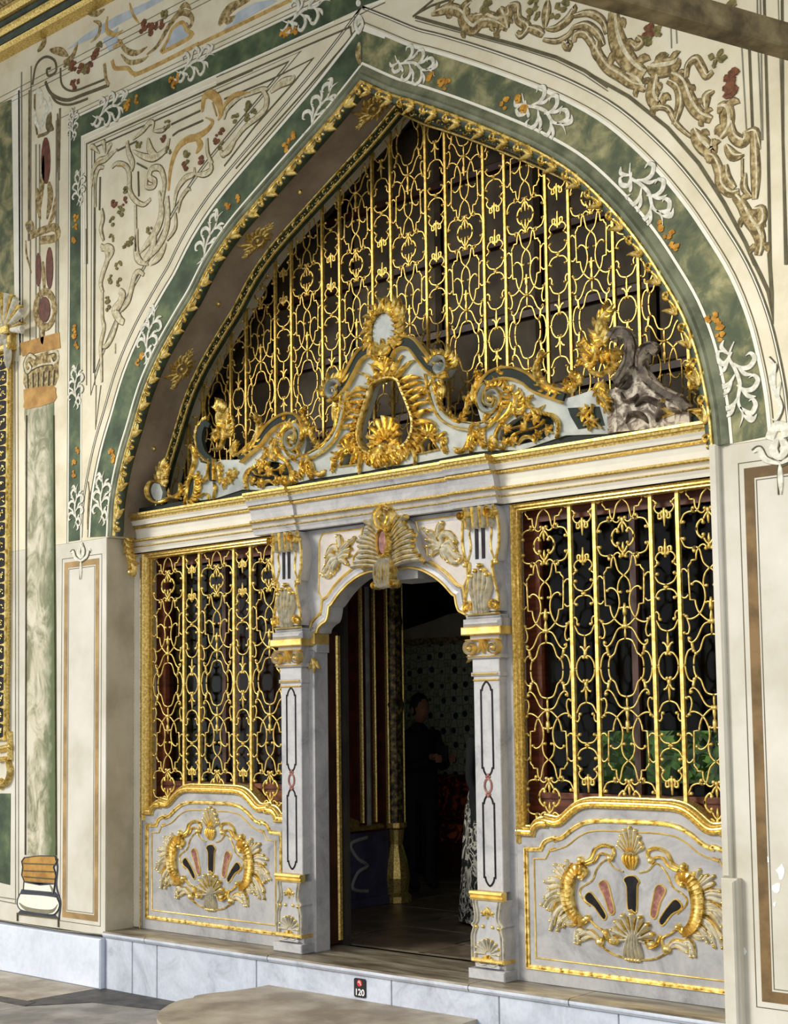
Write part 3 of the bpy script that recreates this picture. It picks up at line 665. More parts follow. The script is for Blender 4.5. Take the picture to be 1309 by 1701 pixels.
# painted rococo scrolls, right spandrel
sr = [L(S4([(110,100),(160,80),(230,60),(300,80),(340,130),(370,180)], YF), .08, T2), L(S4([(380,0),(330,50),(330,130),(390,190),(450,150),(540,160),(620,210)], YF), .11, T2), L(S4([(400,120),(480,110),(560,140),(640,100),(640,40)], YF), .09, T2), L(S4([(570,60),(600,120),(620,200)], YF), .09), L(S4([(640,40),(690,40),(700,130),(760,180),(720,240),(690,220)], YF), .06), L(S4([(760,190),(830,210),(870,240)], YF), .06), L(S4([(900,0),(890,100),(880,200)], YF), .07, T2),
    L(S4([(890,200),(960,190),(1040,130),(1080,60),(1060,80)], YF), .06, T2), L(S4([(870,270),(960,280),(1040,240),(1080,180)], YF), .035), L(S4([(1070,190),(1160,170),(1240,230),(1280,310)], YF), .05), L(S4([(1080,110),(1180,90),(1270,140),(1300,230)], YF), .045), L(S4([(1000,290),(1040,310),(1040,270)], YF), .07, T2), L(S4([(1080,290),(1090,240),(1150,230),(1200,300),(1210,340)], YF), .05), L(S4([(1230,280),(1230,350),(1290,440)], YF), .07),
    L(S5([(150,70),(160,200),(200,320),(270,420),(350,480)], YF), .13), L(S5([(0,250),(40,330),(110,430),(200,490),(270,540),(350,560)], YF), .07), L(S5([(230,480),(300,520),(350,590)], YF), .09, T2), L(S5([(300,240),(330,270),(300,300),(270,270)], YF), .05), L(S5([(370,440),(440,440),(540,420),(580,380)], YF), .13, T2), L(S5([(420,480),(400,600),(440,660),(480,600)], YF), .10), L(S5([(500,520),(560,560),(580,650),(560,740),(540,800)], YF), .055),
    L(S5([(400,700),(420,690),(500,700),(560,800),(650,880)], YF), .03), L(S5([(520,480),(590,520),(640,640),(700,730),(780,770)], YF), .08), L(S5([(620,500),(630,420),(680,380),(720,440),(750,490),(790,460)], YF), .05), L(S5([(750,700),(750,620),(800,590)], YF), .06, T2), L(S5([(820,700),(870,700),(880,800),(830,880)], YF), .10), L(S5([(900,780),(920,870),(980,910),(1010,870),(1000,840)], YF), .07), L(S5([(870,930),(920,1000),(990,1000)], YF), .06, T2), L(S5([(660,830),(700,900),(780,970),(800,890)], YF), .10, T2),
    L(S5([(740,1000),(790,1010),(830,1100),(840,1180),(900,1240),(960,1230)], YF), .06), L(S5([(870,1060),(880,1140),(930,1210)], YF), .05), L(S5([(930,1260),(980,1320),(1020,1400),(1070,1470),(1095,1550),(1080,1640)], YF), .08), L(S5([(1060,1350),(1100,1350),(1100,1420),(1050,1450)], YF), .06), L(S5([(1050,840),(1060,1000),(1065,1150),(1060,1280)], YF), .06), L(S5([(1000,860),(1060,850),(1090,960)], YF), .05, T2), L(S5([(1000,1110),(990,1200),(1040,1270)], YF), .04, T2), L(S5([(980,1020),(980,1140)], YF), .02)]
scrolls(sr, .78)
plines('grey_line', [S5([(515,0),(525,310)], YF), S5([(545,0),(560,280)], YF), S5([(970,200),(1005,830)], YF), S5([(1075,0),(1080,300),(1105,900)], YF), S5([(1095,0),(1110,900)], YF)], .006, M['line_grey'], 2)
plines('dark_line', [S5([(1020,200),(1045,830)], YF), S5([(1120,0),(1145,900),(1160,1700)], YF), S5([(1235,0),(1240,900),(1265,1700)], YF)], .014, M['line_dark'], 2)
plines('grey_line', [S5([(1140,1000),(1150,1700)], YF), S5([(1210,0),(1235,900),(1250,1700)], YF)], .004, M['line_grey'], 2)
plines('dark_line', [S4([(0,115),(350,215),(700,310),(960,390),(1150,480),(1309,590)], YF), S5([(0,480),(250,620),(500,820),(700,1050),(860,1300),(1000,1560),(1060,1700)], YF), S8([(740,0),(820,160),(880,290),(915,500),(905,300),(885,0)], YF)], .020, M['line_dark'], 2)
plines('dark_line', [S4([(0,140),(350,235),(700,330),(950,410),(1140,505),(1309,620)], YF)], .005, M['line_dark'], 2)
plines('dark_line', [S4([(0,100),(110,40),(230,0)], YF), pxs([(720,0),(686,28)], YF)], .014, M['line_dark'], 2)
cluster('rose_garland', S5([(370,190),(880,540),(910,500),(900,580)], YF), M['rose'], .035, 4, 8); cluster('leaf_garland', S5([(430,210),(380,240),(820,340),(830,400),(900,100),(870,110),(920,40)], YF)+S4([(480,40),(500,60),(800,40),(800,110),(960,90),(1000,40)], YF), M['leafpaint'], .03, 4)
# apex keystone medallion, painted
mb = MB(); sweep(mb, cr(S2([(1108,130),(1135,190),(1108,255),(1080,190)], YF), 4, True), fprof(.025, .007), YF, True); mb.build('apex_medallion', M['white_flourish'], wall)
plines('dark_line', [cr(S2([(1108,115),(1150,190),(1108,270),(1065,190)], YF), 4, True)], .006, M['line_dark'], 3, closed=True)
plines('white_line', [S2([(1050,130),(1140,60),(1309,0)], YF), S2([(1140,230),(1309,290)], YF)], .02, M['white_paint'], 2)
pstrokes('taupe_scroll', [L(S2([(1110,330),(1100,420),(1120,510)], YF), .05, T2), L(S2([(1085,400),(1100,460)], YF), .03, T2)], M['taupe'], 4)
paint('white_leaf', ov(S2, (1103,25), 18, 28), M['white_flourish'], 3)
# white leaf beside right springing
pstrokes('white_flourish', [L(S8([(875,775),(930,850),(900,940),(940,1050),(975,1150),(940,1240),(900,1230)], YF), .03, T2), L(S8([(940,820),(920,950),(950,1080)], YF), .025, T2), L(S8([(975,960),(950,1050),(980,1150)], YF), .025, T2), L(S8([(890,1390),(930,1300),(1000,1300),(1020,1370)], YF), .06)], M['white_flourish'], 4)
pstrokes('scroll_shadow', [L(S8([(890,775),(945,850),(915,940),(955,1050),(990,1150),(955,1250)], YF), .012)], M['line_dark'], 3)
pstrokes('taupe_scroll', [L(pxs([(149,815),(148,850),(146,880)], YF), .04, T2), L(pxs([(147,800),(151,840)], YF), .03, T2)], M['taupe_dark'], 3)

# ---- piers under the springing
def pier(x0, x1, y1, name, label):
    mb = MB(); box(mb, x0, x1, YF, y1, -.03, ZS-.002)
    return struct(mb.build(name, M['pier']), label)
pl = pier(-6.5, -2.668, .32, 'wall_left', 'cream pier with painted brown frame left of the recess')
prr = pier(2.47, 5.5, .32, 'wall_right', 'cream pier with painted brown frame right of the recess')
mb = MB(); box(mb, -2.6675, -2.664, YF+.006, .0, -.02, ZS-.004); mb.build('reveal_face', M['reveal'], pl)
def frame_paint(par, x0, x1, z0, z1, w=.05, mt='brown_paint'):
    def rc(d): return rectl(x0+d, x1-d, z0+d, z1-d)
    paint('brown_frame', rc(0), M[mt], 1, YF, [rc(w)], par)
    plines('dark_line', [rc(-.03)], .004, M['line_dark'], 1, YF, par, True); plines('dark_line', [rc(w+.012)], .004, M['line_dark'], 1, YF, par, True)
frame_paint(pl, -3.195, -2.755, .06, 2.785, .045, 'brown_light'); frame_paint(prr, 2.60, 3.95, .12, 2.80, .055)
def tulip(par, x, z, s):
    it = [([(x, z+.0), (x-.03*s, z+.05*s), (x, z+.11*s)], .05*s, T2), ([(x, z), (x+.03*s, z+.05*s), (x, z+.11*s)], .05*s, T2), ([(x, z-.02*s), (x-.07*s, z+.01*s), (x-.10*s, z+.06*s), (x-.13*s, z+.05*s)], .035*s, T2), ([(x, z-.02*s), (x+.07*s, z+.01*s), (x+.10*s, z+.06*s), (x+.13*s, z+.05*s)], .035*s, T2), ([(x, z-.02*s), (x, z-.09*s), (x, z-.16*s)], .03*s, T2)]
    pstrokes('tulip_motif', it, M['white_flourish'], 4, YF, par)
    pstrokes('tulip_outline', [(offset(cr(a, 4), -b*.45), .007, None) for a, b, c in it], M['line_dark'], 3, YF, par)
tulip(pl, -2.98, 2.80, 1.0); tulip(prr, 2.80, 2.82, 1.1)
# trim post beside the right pier (two lengths)
mb = MB(); bbox(mb, 2.418, 2.4695, YF-.035, .3, .72, ZS+.01, .012); bbox(mb, 2.418, 2.51, YF-.055, YF+.02, -.04, .72, .012); bbox(mb, 2.435, 2.50, YF-.068, YF, -.04, .71, .008)
struct(mb.build('trim_3', M['pier']), 'white moulded post at the edge of the right pier')
# flaked white patches on the right pier
for c, r in (((1298,1448),9),((1290,1475),8),((1276,1428),4),((1287,1502),3),((1236,1580),5)):
    n = 9; P = [at(c[0]+r*random.uniform(.5,1.1)*math.cos(2*PI*i/n), c[1]+1.5*r*random.uniform(.5,1.1)*math.sin(2*PI*i/n), YF) for i in range(n)]
    paint('flaked_patch', P, M['sign_white'], 1, YF, (), prr)
# painted column on the left wall
colx0, colx1 = -3.665, -3.275
def cpoly(z0, z1, x0, x1): return [(x0, z0), (x1, z0), (x1, z1), (x0, z1)]
mb = MB(); plate(mb, [(-3.655, .50), (-3.265, .50), (-3.295, 2.3), (-3.345, 4.10), (-3.755, 4.12), (-3.70, 2.3)], YF-.002, YF+.002); mb.build('column_shaft', M['colmarble'], pl, label='painted green marble column shaft')
def gp(z): return z
paint('column_band', cr(pxs([(40,652),(45,645),(88,640),(93,652),(90,668),(43,680),(41,668)], YF), 2, True), M['brown_paint'] if 0 else M['gold_paint'], 3, YF, (), pl)
paint('column_cornice', pxs([(34,570),(99,552),(101,578),(38,592)], YF), M['gold_paint'], 3, YF, (), pl)
paint('column_capital', cr(pxs([(42,594),(60,590),(82,583),(97,582),(97,610),(92,640),(45,650),(40,620)], YF), 2, True), M['taupe'], 2, YF, (), pl)
ci = [L(pxs([(60,596),(50,590),(42,604),(46,618),(52,612),(48,604)], YF), .03), L(pxs([(82,586),(94,584),(97,596),(90,604),(86,596)], YF), .03), L(pxs([(52,614),(70,606),(88,604)], YF), .02)]
for k in range(6): ci.append(L(pxs([(46+k*8.4,646-k*1.2),(45+k*9,622-k*1.5)], YF), .035, T2))
pstrokes('column_volute', ci, M['taupe_light'], 4, YF, pl)
pstrokes('column_line', [(offset(cr(a, 4), -b*.5), .008, None) for a, b, c in ci], M['line_dark'], 5, YF, pl)
paint('column_base', cr(pxs([(42,1424),(92,1422),(94,1434),(90,1440),(92,1468),(42,1465),(39,1440)], YF), 2, True), M['gold_paint'], 3, YF, (), pl)
paint('column_base', pxs([(41,1464),(92,1468),(90,1484),(40,1480)], YF), M['white_paint'], 3, YF, (), pl)
paint('column_base', pxs([(37,1477),(93,1482),(97,1489),(34,1485)], YF), M['line_navy'], 4, YF, (), pl)
TOR = cr(pxs([(40,1484),(90,1489),(97,1494),(100,1504),(95,1515),(84,1519),(42,1513),(32,1507),(30,1497),(33,1488)], YF), 4, True)
paint('column_base', TOR, M['white_paint'], 3, YF, (), pl)
pstrokes('column_shade', [L(pxs([(33,1500),(44,1509),(66,1514),(88,1513),(97,1502)], YF), .045, T2), L(pxs([(84,1470),(88,1478),(88,1484)], YF), .03, T2)], M['line_grey'], 4, YF, pl)
paint('column_base', pxs([(34,1512),(92,1519),(98,1526),(30,1517)], YF), M['line_navy'], 2, YF, (), pl)
plines('column_line', [pxs([(40,1434),(94,1436)], YF), pxs([(45,690),(44,1100),(43,1420)], YF), pxs([(90,690),(92,1100),(94,1420)], YF), pxs([(40,1446),(93,1448)], YF), pxs([(41,1456),(92,1460)], YF), pxs([(30,1518),(98,1526),(98,1540)], YF), pxs([(30,1516),(30,1530)], YF)], .008, M['line_dark'], 6, YF, pl)
plines('column_line', [TOR, cr(pxs([(42,1424),(92,1422),(94,1434),(90,1440),(92,1468),(42,1465),(39,1440)], YF), 2, True), pxs([(41,1464),(92,1468),(90,1484),(40,1480)], YF)], .006, M['line_navy'], 6, YF, pl, True)
pstrokes('column_line', [L(pxs([(93,1424),(96,1440),(94,1468),(97,1484),(101,1500),(98,1526)], YF), .02)], M['line_navy'], 3, YF, pl)
plines('grey_line', [pxs([(30,600),(31,1000),(31,1500)], YF), pxs([(25,600),(26,1000),(26,1500)], YF), pxs([(0,1496),(31,1502)], YF), pxs([(0,1490),(27,1494)], YF), pxs([(0,1528),(98,1545),(176,1553)], YF)], .007, M['line_grey'], 2, YF, pl)
paint('green_field', pxs([(0,1318),(18,1318),(17,1470),(0,1466)], YF), M['green_dark'], 2, YF, (), pl)
# plinth under the left wall
mb = MB(); bbox(mb, -6.5, -2.69, YF-.03, .1, -.425, -.058, .01); struct(mb.build('baseboard_left', M['marble_plinth']), 'pale blue-white marble plinth under the painted column')
mb = MB(); bbox(mb, 2.515, 5.5, YF-.03, .1, -.425, -.058, .01); struct(mb.build('baseboard_right', M['marble_plinth']), 'marble plinth under the right pier')

# ---- steps
st = thing('marble_step', 'long bluish marble step below the doorway and grilles', 'step')
mb = MB(); box(mb, -2.688, 2.515, -.235, .30, -.425, -.046); mb.build('core', M['stone_grey'], st)
js = [-2.688, -2.372, -2.094, -1.066, .13, .95, 1.75, 2.515]
for a, b in zip(js, js[1:]):
    mb = MB(); bbox(mb, a+.003, b-.003, -.243, -.236, -.424, -.048, .004); mb.build('step_block', M['marble_step'], st)
js = [-2.688, -2.2, -.93, .75, 1.45, 2.515]
for a, b in zip(js, js[1:]):
    mb = MB(); sweep(mb, [(a+.003, -.024), (b-.003, -.024)], [(-.022, .0), (-.022, .252), (-.012, .27), (.012, .27), (.022, .262), (.022, 0)], 0)
    mb.build('step_tread', M['ledge'], st)
    mb = MB(); sweep(mb, [(a+.003, -.024), (b-.003, -.024)], [(-.026, .24), (-.02, .264), (-.004, .2745), (.004, .2745), (.012, .2735), (-.01, .25)], 0); mb.build('step_nosing', M['marble_step'], st)
mb = MB(); box(mb, -.85, .80, -.0, .40, -.06, -.001); mb.build('threshold', M['ledge'], st)
def plan(mb, P, z0, z1):
    n = len(P); v = [(x, y, z0) for x, y in P]+[(x, y, z1) for x, y in P]
    tri = tessellate_polygon([[Vector((x, y, 0)) for x, y in P]])
    mb.add(v, [tuple(reversed(t)) for t in tri]+[tuple(i+n for i in t) for t in tri]+[(i, (i+1) % n, n+(i+1) % n, n+i) for i in range(n)])
half = [(-.95,-.245),(-.955,-.36),(-.99,-.52),(-1.05,-.68),(-1.06,-.78),(-1.02,-.83)]
half2 = [(-1.02,-.83),(-1.03,-.92),(-1.0,-1.02),(-.95,-1.11),(-.85,-1.25),(-.68,-1.40),(-.40,-1.52),(-.08,-1.56)]
hl = cr(half, 3)+cr(half2, 4)[1:]
rs = thing('round_step', 'low curved stone step with moulded rim in front of the doorway', 'step')
full = hl+[(-.16-x, y) for x, y in reversed(hl[:-1])]
def shrink(P, d):
    o = offset(P+[P[0]], d)[:-1]; return [(x, min(y, -.245)) for x, y in o]
sgn_ = 1
mb = MB(); plan(mb, full, -.225, -.20); mb.build('tread', M['stone_tan'], rs)
mb = MB(); plan(mb, shrink(full, .018), -.245, -.225); plan(mb, shrink(full, .03), -.265, -.245); mb.build('rim_moulding', M['marble_step'], rs)
mb = MB(); plan(mb, shrink(full, .05), -.419, -.265); mb.build('riser', M['marble_step'], rs)
# ================================================================== entablature, soffit and arch mouldings
ent = struct(thing('trim_1', 'gilded white entablature above the doorway and grilles', 'x'), 'gilded white entablature above the doorway and grilles'); del ent['category']
EZ = [(3.110, 3.058, 'g', .15), (3.058, 3.024, 'w', .115), (3.024, 2.999, 'g', .10), (2.999, 2.925, 'w', .07), (2.925, 2.904, 'g', .085), (2.904, 2.876, 'w', .055), (2.876, 2.864, 'g', .062), (2.864, 2.826, 'w', .045)]
def ent_run(x0, x1, add, wm, gm):
    for z1, z0, k, d in EZ:
        mb = MB(); h = z1-z0; c = (z0+z1)/2; D = d+add
        if k == 'g':
            if h > .04: prof = [(-h/2, -.1), (-h/2, D-.035), (-h*.2, D-.03), (-h*.15, D-.012), (h*.1, D-.008), (h*.2, D), (h/2, D), (h/2, -.1)]
            else: prof = [(-h/2, -.1), (-h/2, D-.012), (-h*.2, D-.002), (h*.2, D), (h/2, D-.01), (h/2, -.1)]
            sweep(mb, [(x0, c), (x1, c)], prof, 0); mb.build('gilt_moulding', gm, ent)
        else:
            prof = [(-h/2, -.1), (-h/2, D-.01), (0, D-.004), (h/2, D+.008), (h/2, -.1)]
            sweep(mb, [(x0, c), (x1, c)], prof, 0); mb.build('fascia', wm, ent)
ent_run(-2.70, -1.215, 0, M['yellow_white'], M['gold_old']); ent_run(.90, 2.467, 0, M['yellow_white'], M['gold_old'])
ent_run(-.80, .55, .045, M['marble'], M['gold_old']); ent_run(-1.215, -.80, .065, M['marble'], M['gold_old']); ent_run(.55, .90, .065, M['marble'], M['gold_old'])
mb = MB(); box(mb, -2.70, 2.467, -.03, .3, 2.826, 3.108); mb.build('core', M['yellow_white'], ent)
mb = MB(); box(mb, -2.66, 2.465, -.05, .05, 3.108, 3.165); mb.build('dark_base_strip', M['crest_dark'], ent)
# white boards beside the grilles with a gilt bead
for x0, x1 in ((-2.715, -2.555), (2.44, 2.72)):
    mb = MB(); bbox(mb, x0, x1, 0, .3, -.0, 2.828, .006); o = struct(mb.build('trim_2', M['yellow_white']), 'white upright board beside the %s grille' % ('left' if x0 < 0 else 'right'))
    mb = MB(); stroke(mb, [(x0+.045, 0), (x0+.045, 2.79)], .014, .012, 0); stroke(mb, [(x0+.135, .0), (x0+.135, 2.79)], .014, .012, 0); mb.build('gilt_bead', M['gold_old'], o)
arch_t = thing('trim_4', 'x', 'x'); del arch_t['category']; struct(arch_t, 'taupe arch soffit with gilded mouldings and rosettes')
A0 = arch_off(0)
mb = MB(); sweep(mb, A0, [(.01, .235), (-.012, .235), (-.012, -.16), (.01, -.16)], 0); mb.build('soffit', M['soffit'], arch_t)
mb = MB(); sweep(mb, A0, [(-.004, -.02), (-.004, .016), (.010, .028), (.026, .030), (.038, .018), (.046, .024), (.062, .018), (.080, .008), (.080, -.01)], YF); mb.build('outer_roll', M['green_roll'], arch_t, True)
Ai = arch_off(-.012)
mb = MB(); sweep(mb, Ai, [(.01, .01), (.004, .026), (-.006, .028), (-.014, .018), (-.014, -.01), (.01, -.02)], YF); mb.build('gilt_bead', M['gold'], arch_t, True)
mb = MB(); sweep(mb, Ai, [(-.012, .014), (-.03, .014), (-.046, -.002), (-.052, -.025), (-.052, -.035), (0, -.035)], YF); mb.build('green_cavetto', M['green_mould'], arch_t, True)
mb = MB(); Am = arch_off(-.044); Ln = length(Am); n = int(Ln/.105)
for i in range(n):
    p, t = along(Am, (i+.5)/n); a = math.atan2(t[1], t[0]); d = 1 if p[0] < 0 else -1
    if i % 2:
        for q in (-1, 0, 1): lobe(mb, (p[0]-.03*math.cos(a)*d, p[1]-.03*math.sin(a)*d), a+(0 if d > 0 else PI)+q*.42, .105, .034, .026, YF-.004, q*.5)
    else:
        sweep(mb, [(p[0]+math.cos(a)*x+-math.sin(a)*z, p[1]+math.sin(a)*x+math.cos(a)*z) for x, z in spiral(0, 0, .026, .008, 0, 1.2*d, 12)], rprof(.016, .022), YF-.002); ball(mb, p[0]+.045*math.cos(a), p[1]+.045*math.sin(a), .011, YF-.004, .02)
mb.build('gilt_leaf', M['gold'], arch_t, True, None)
YI = .12
for off_, w_, mt in ((-.02, .016, 'gold'), (-.088, .018, 'gold_old')):
    mb = MB(); sweep(mb, arch_off(off_), rprof(w_, .016), YI-.012); mb.build('gilt_bead', M[mt], arch_t)
mb = MB(); sweep(mb, arch_off(-.054), [(.042, -.03), (.042, .0), (.02, .012), (-.02, .012), (-.036, .0), (-.036, -.03)], YI); mb.build('green_cavetto', M['green_mould'], arch_t)
mb = MB(); Am = arch_off(-.054); n = int(length(Am)/.085)
for i in range(n):
    p, t = along(Am, (i+.5)/n); a = math.atan2(t[1], t[0])
    sweep(mb, [(p[0]+math.cos(a)*x-math.sin(a)*z, p[1]+math.sin(a)*x+math.cos(a)*z) for x, z in spiral(0, 0, .022, .008, .6 if i % 2 else 3.6, 1.0, 10)], rprof(.013, .016), YI-.01, False, TAPE); ball(mb, p[0]+.035*math.cos(a), p[1]+.035*math.sin(a), .007, YI-.01, .012)
mb.build('gilt_curl', M['gold'], arch_t, True)
# studs and rosettes on the soffit (left flank and apex)
def soffit_frame(s, Yc):
    P = arch_off(-.0125); p, t = along(P, s); nrm = Vector((t[1], 0, -t[0]))     # inwards
    return Vector((p[0], Yc, p[1])), Vector((t[0], 0, t[1])), Vector((0, 1, 0)), nrm
def on_soffit(mbsrc, s, Yc):
    o, ex, ey, ez = soffit_frame(s, Yc); r = MB(); r.f = list(mbsrc.f)
    r.v = [tuple(o+ex*v[0]+ey*v[2]+ez*(-v[1])) for v in mbsrc.v]; return r
Ltot = length(arch_off(-.0125))
def s_of_z(z, left=True):
    P = arch_off(-.0125); best = min(range(len(P)), key=lambda i: abs(P[i][1]-z)+(100 if (P[i][0] < 0) != left else 0))
    return length(P[:best+1])/Ltot if best else 0
for z in (3.62, 4.60, 5.22):
    for left in (True, False):
        mb = MB(); ball(mb, 0, 0, .02, 0, .03, 10); on_soffit(mb, s_of_z(z, left), -.04).build('stud', M['gold'], arch_t, True)
def rosette(s):
    mb = MB()
    for k in range(14):
        a = 2*PI*k/14; lobe(mb, (.045*math.cos(a), .045*math.sin(a)), a+.3, (.06 if k % 2 else .085)*(1.5 if abs(math.cos(a)) > .8 else 1), .034, .02, 0, .6)
    sweep(mb, [(.048*math.cos(2*PI*i/16), .048*math.sin(2*PI*i/16)) for i in range(16)], rprof(.02, .022), 0, True); ball(mb, 0, 0, .022, 0, .035, 8)
    for sx in (-1, 1): acanthus(mb, [(sx*.09, 0), (sx*.15, .01), (sx*.2, -.005)], .06, .02, 0, 3)
    on_soffit(mb, s, -.04).build('rosette', M['gold_old'], arch_t, True, 'gilt leafy rosette on the soffit')
for z, lf in ((4.16, True), (4.95, True), (5.62, True), (4.16, False), (4.95, False)): rosette(s_of_z(z, lf))
# gilt console under the left springing
cs = MB(); x, z0 = -2.60, 2.90
P = cr([(-2.585, 3.02), (-2.60, 2.93), (-2.592, 2.85), (-2.555, 2.77), (-2.535, 2.70), (-2.545, 2.655), (-2.575, 2.66), (-2.57, 2.69)], 4)
sweep(cs, P, rprof(.06, .05), -.09, False, lambda t: 1-.55*t); ball(cs, -2.565, 2.672, .026, -.09, .05, 10)
for k in range(5): p, t = along(P, .08+.13*k); lobe(cs, p, math.atan2(t[1], t[0])+.5, .09, .03, .055, -.095, .6); lobe(cs, p, math.atan2(t[1], t[0])-.5, .08, .03, .055, -.095, -.6)
co = tag(cs.build('gilt_console', M['gold_old'], None, True), 'small gilt scrolled console under the left arch springing', 'bracket')

# ================================================================== gilded grilles
YG = .05
def quarter(src, xc, hw, zl, zr):
    out = []
    for f, pts, r, sm in src:
        W = f(pts, YG); Q = [((xc-p[0])/hw, (p[1]-zl)/(zr-zl)) for p in W]
        out.append((cr(Q, 4) if sm else Q, r))
    return out
TAo = TA; TBo = TB
WSRC = [
 (TB, [(300,1155),(305,1080),(325,1030),(370,985),(395,900),(430,830),(513,800)], 1, 1), (TB, [(205,1160),(212,1080),(240,1000),(285,975),(303,1000)], 1, 1), (TB, [(298,1010),(284,935),(280,905)], 1.5, 0),
 (TB, [(511,655),(430,680),(390,730),(365,790),(330,860),(285,900),(248,885),(242,840),(258,855)], 1, 1), (TB, [(228,625),(255,720),(242,795),(210,800),(195,780)], 1, 1),
 (TB, [(225,600),(195,585),(240,628),(300,620),(365,570),(410,480),(430,380),(415,270),(370,210),(320,195),(285,225)], 1, 1),
 (TB, [(511,655),(450,640),(365,560),(330,480),(318,410)], 1, 1), (TB, [(318,410),(262,408),(255,300),(248,150),(243,50)], 1, 0), (TA, [(243,1130),(245,1105),(272,1070),(277,1043),(330,1035)], 1, 0),
 (TA, [(330,1035),(335,950),(370,882),(410,858),(440,880),(440,905)], 1, 1), (TA, [(195,800),(160,785),(182,840),(210,885),(270,902),(330,890),(370,920),(395,1020),(420,1080),(476,1132)], 1, 1),
 (TB, [(476,40),(430,100),(410,180),(415,240),(445,245)], 1, 1), (TA, [(335,890),(300,892),(295,930),(315,935)], 1, 1),
 (TA, [(415,745),(400,785),(350,740),(333,662)], 1.2, 1), (TB, [(160,100),(175,60),(205,55),(238,92)], 1, 1), (TB, [(165,355),(180,382),(215,385),(243,350)], 1, 1), (TB, [(205,1160),(150,1160)], 1.2, 0), (TB, [(205,575),(180,585)], 1, 0),
 (TB, [(500,470),(470,430),(440,435)], 1, 1), (TA, [(474,860),(440,825),(420,785)], 1.1, 1)]
NSRC = [
 (TB, [(905,1145),(915,1060),(960,985),(1003,972),(1000,992)], 1, 1), (TB, [(1020,935),(985,870),(952,855)], 1.1, 1), (TB, [(878,590),(892,615),(935,690),(1020,718)], 1, 1), (TB, [(862,500),(885,483),(910,520),(908,565),(930,575)], 1, 1),
 (TB, [(910,325),(878,310),(885,270),(930,222),(1012,203)], 1, 1), (TA, [(890,1115),(862,1140),(900,1212),(960,1240),(1010,1245)], 1, 1), (TB, [(850,310),(880,310)], 1, 0), (TA, [(845,1140),(870,1140)], 1, 0),
 (TA, [(850,1040),(895,985),(868,935),(890,880),(930,855),(962,885)], 1, 1), (TA, [(974,880),(945,842),(950,795),(912,795),(915,850)], 1.1, 1), (TB, [(905,1145),(860,1145)], 1.2, 0)]
XW, HW, ZL, ZR = 1.676, .1875, 1.815, 2.560
XN, HN = 1.9495, .0857
WQ = quarter(WSRC, XW, HW, ZL, ZR); NQ = quarter(NSRC, XN, HN, ZL, ZR)
# centre stems (v0,v1,radius) and leaf crosses
WST = [(TB([(511,790)], YG), TB([(511,655)], YG), 1.1), (TB([(511,655)], YG), TB([(505,520)], YG), 1.6), (TB([(505,520)], YG), TB([(503,375)], YG), 2.0), (TA([(474,910)], YG), TA([(474,830)], YG), 1.8), (TA([(474,830)], YG), TA([(474,725)], YG), 1.3)]
NST = [(TB([(1022,975)], YG), TB([(1024,880)], YG), 1.7), (TB([(1024,880)], YG), TB([(1025,722)], YG), 1.2), (TB([(1010,205)], YG), TB([(1010,155)], YG), 1.6), (TA([(975,915)], YG), TA([(975,690)], YG), 1.5)]
vv = lambda p: (p[0][1]-ZL)/(ZR-ZL)
WST = [(vv(a), vv(b), r) for a, b, r in WST]; NST = [(vv(a), vv(b), r) for a, b, r in NST]
WBALL = [(TB, [(303,1002),(258,858),(325,1028),(200,792),(222,600),(285,228),(445,243)], 1.7), (TA, [(441,905),(310,935),(413,745),(195,795)], 1.9), (TB, [(511,655)], 2.6), (TB, [(440,437)], 1.4)]
NBALL = [(TB, [(1000,990),(925,575),(905,323)], 1.8), (TA, [(888,1118),(895,985)], 1.9), (TB, [(1012,180)], 1.6)]
def qballs(src, xc, hw): return [((xc-p[0])/hw, (p[1]-ZL)/(ZR-ZL), r) for f, pts, r in src for p in f(pts, YG)]
WB_ = qballs(WBALL, XW, HW); NB_ = qballs(NBALL, XN, HN)
RT = .0062
def clip_runs(P, test):
    runs = []; cur = []
    for a, b in zip(P, P[1:]):
        m = max(1, int(math.hypot(b[0]-a[0], b[1]-a[1])/.012))
        for k in range(m):
            p = (a[0]+(b[0]-a[0])*k/m, a[1]+(b[1]-a[1])*k/m)
            if test(p): cur.append(p)
            elif cur: runs.append(cur); cur = []
    if test(P[-1]): cur.append(P[-1])
    if cur: runs.append(cur)
    return [r for r in runs if len(r) > 1]
def cell(Q, ST, BL, xc, hw, z0, z1, y, test=None, r=RT, sides=5):
    """half cell of scrollwork from lozenge centre z0 to ring centre z1, mirrored left/right"""
    mb = MB()
    for P, rr in Q:
        for sx in (-1, 1):
            W = [(xc+sx*p[0]*hw, z0+p[1]*(z1-z0)) for p in P]
            for run in (clip_runs(W, test) if test else [W]): tube(mb, [(p[0], y, p[1]) for p in run], r*rr*(.9 if rr == 1 else 1), sides)
    for a, b, rr in ST:
        W = [(xc, z0+(a+(b-a)*k/4)*(z1-z0)) for k in range(5)]
        for run in (clip_runs(W, test) if test else [W]): tube(mb, [(p[0], y, p[1]) for p in run], r*rr, sides, (lambda t: .55+.6*math.sin(PI*min(1, t+.15))))
    for u, v, rr in BL:
        for sx in (-1, 1):
            p = (xc+sx*u*hw, z0+v*(z1-z0))
            if not test or test(p): ball(mb, p[0], p[1], r*rr, y-.001, r*rr, 6); ball(mb, p[0], p[1], r*rr, y+.001, -r*rr*.8, 6)
    return mb
def put(name, mesh, mat, parent, x, z):
    if isinstance(mesh, list):
        for q in mesh: put(name, q, mat, parent, x, z)
        return
    o = bpy.data.objects.new(name, mesh); COL.objects.link(o); o.parent = parent; o.location = (x, 0, z); return o
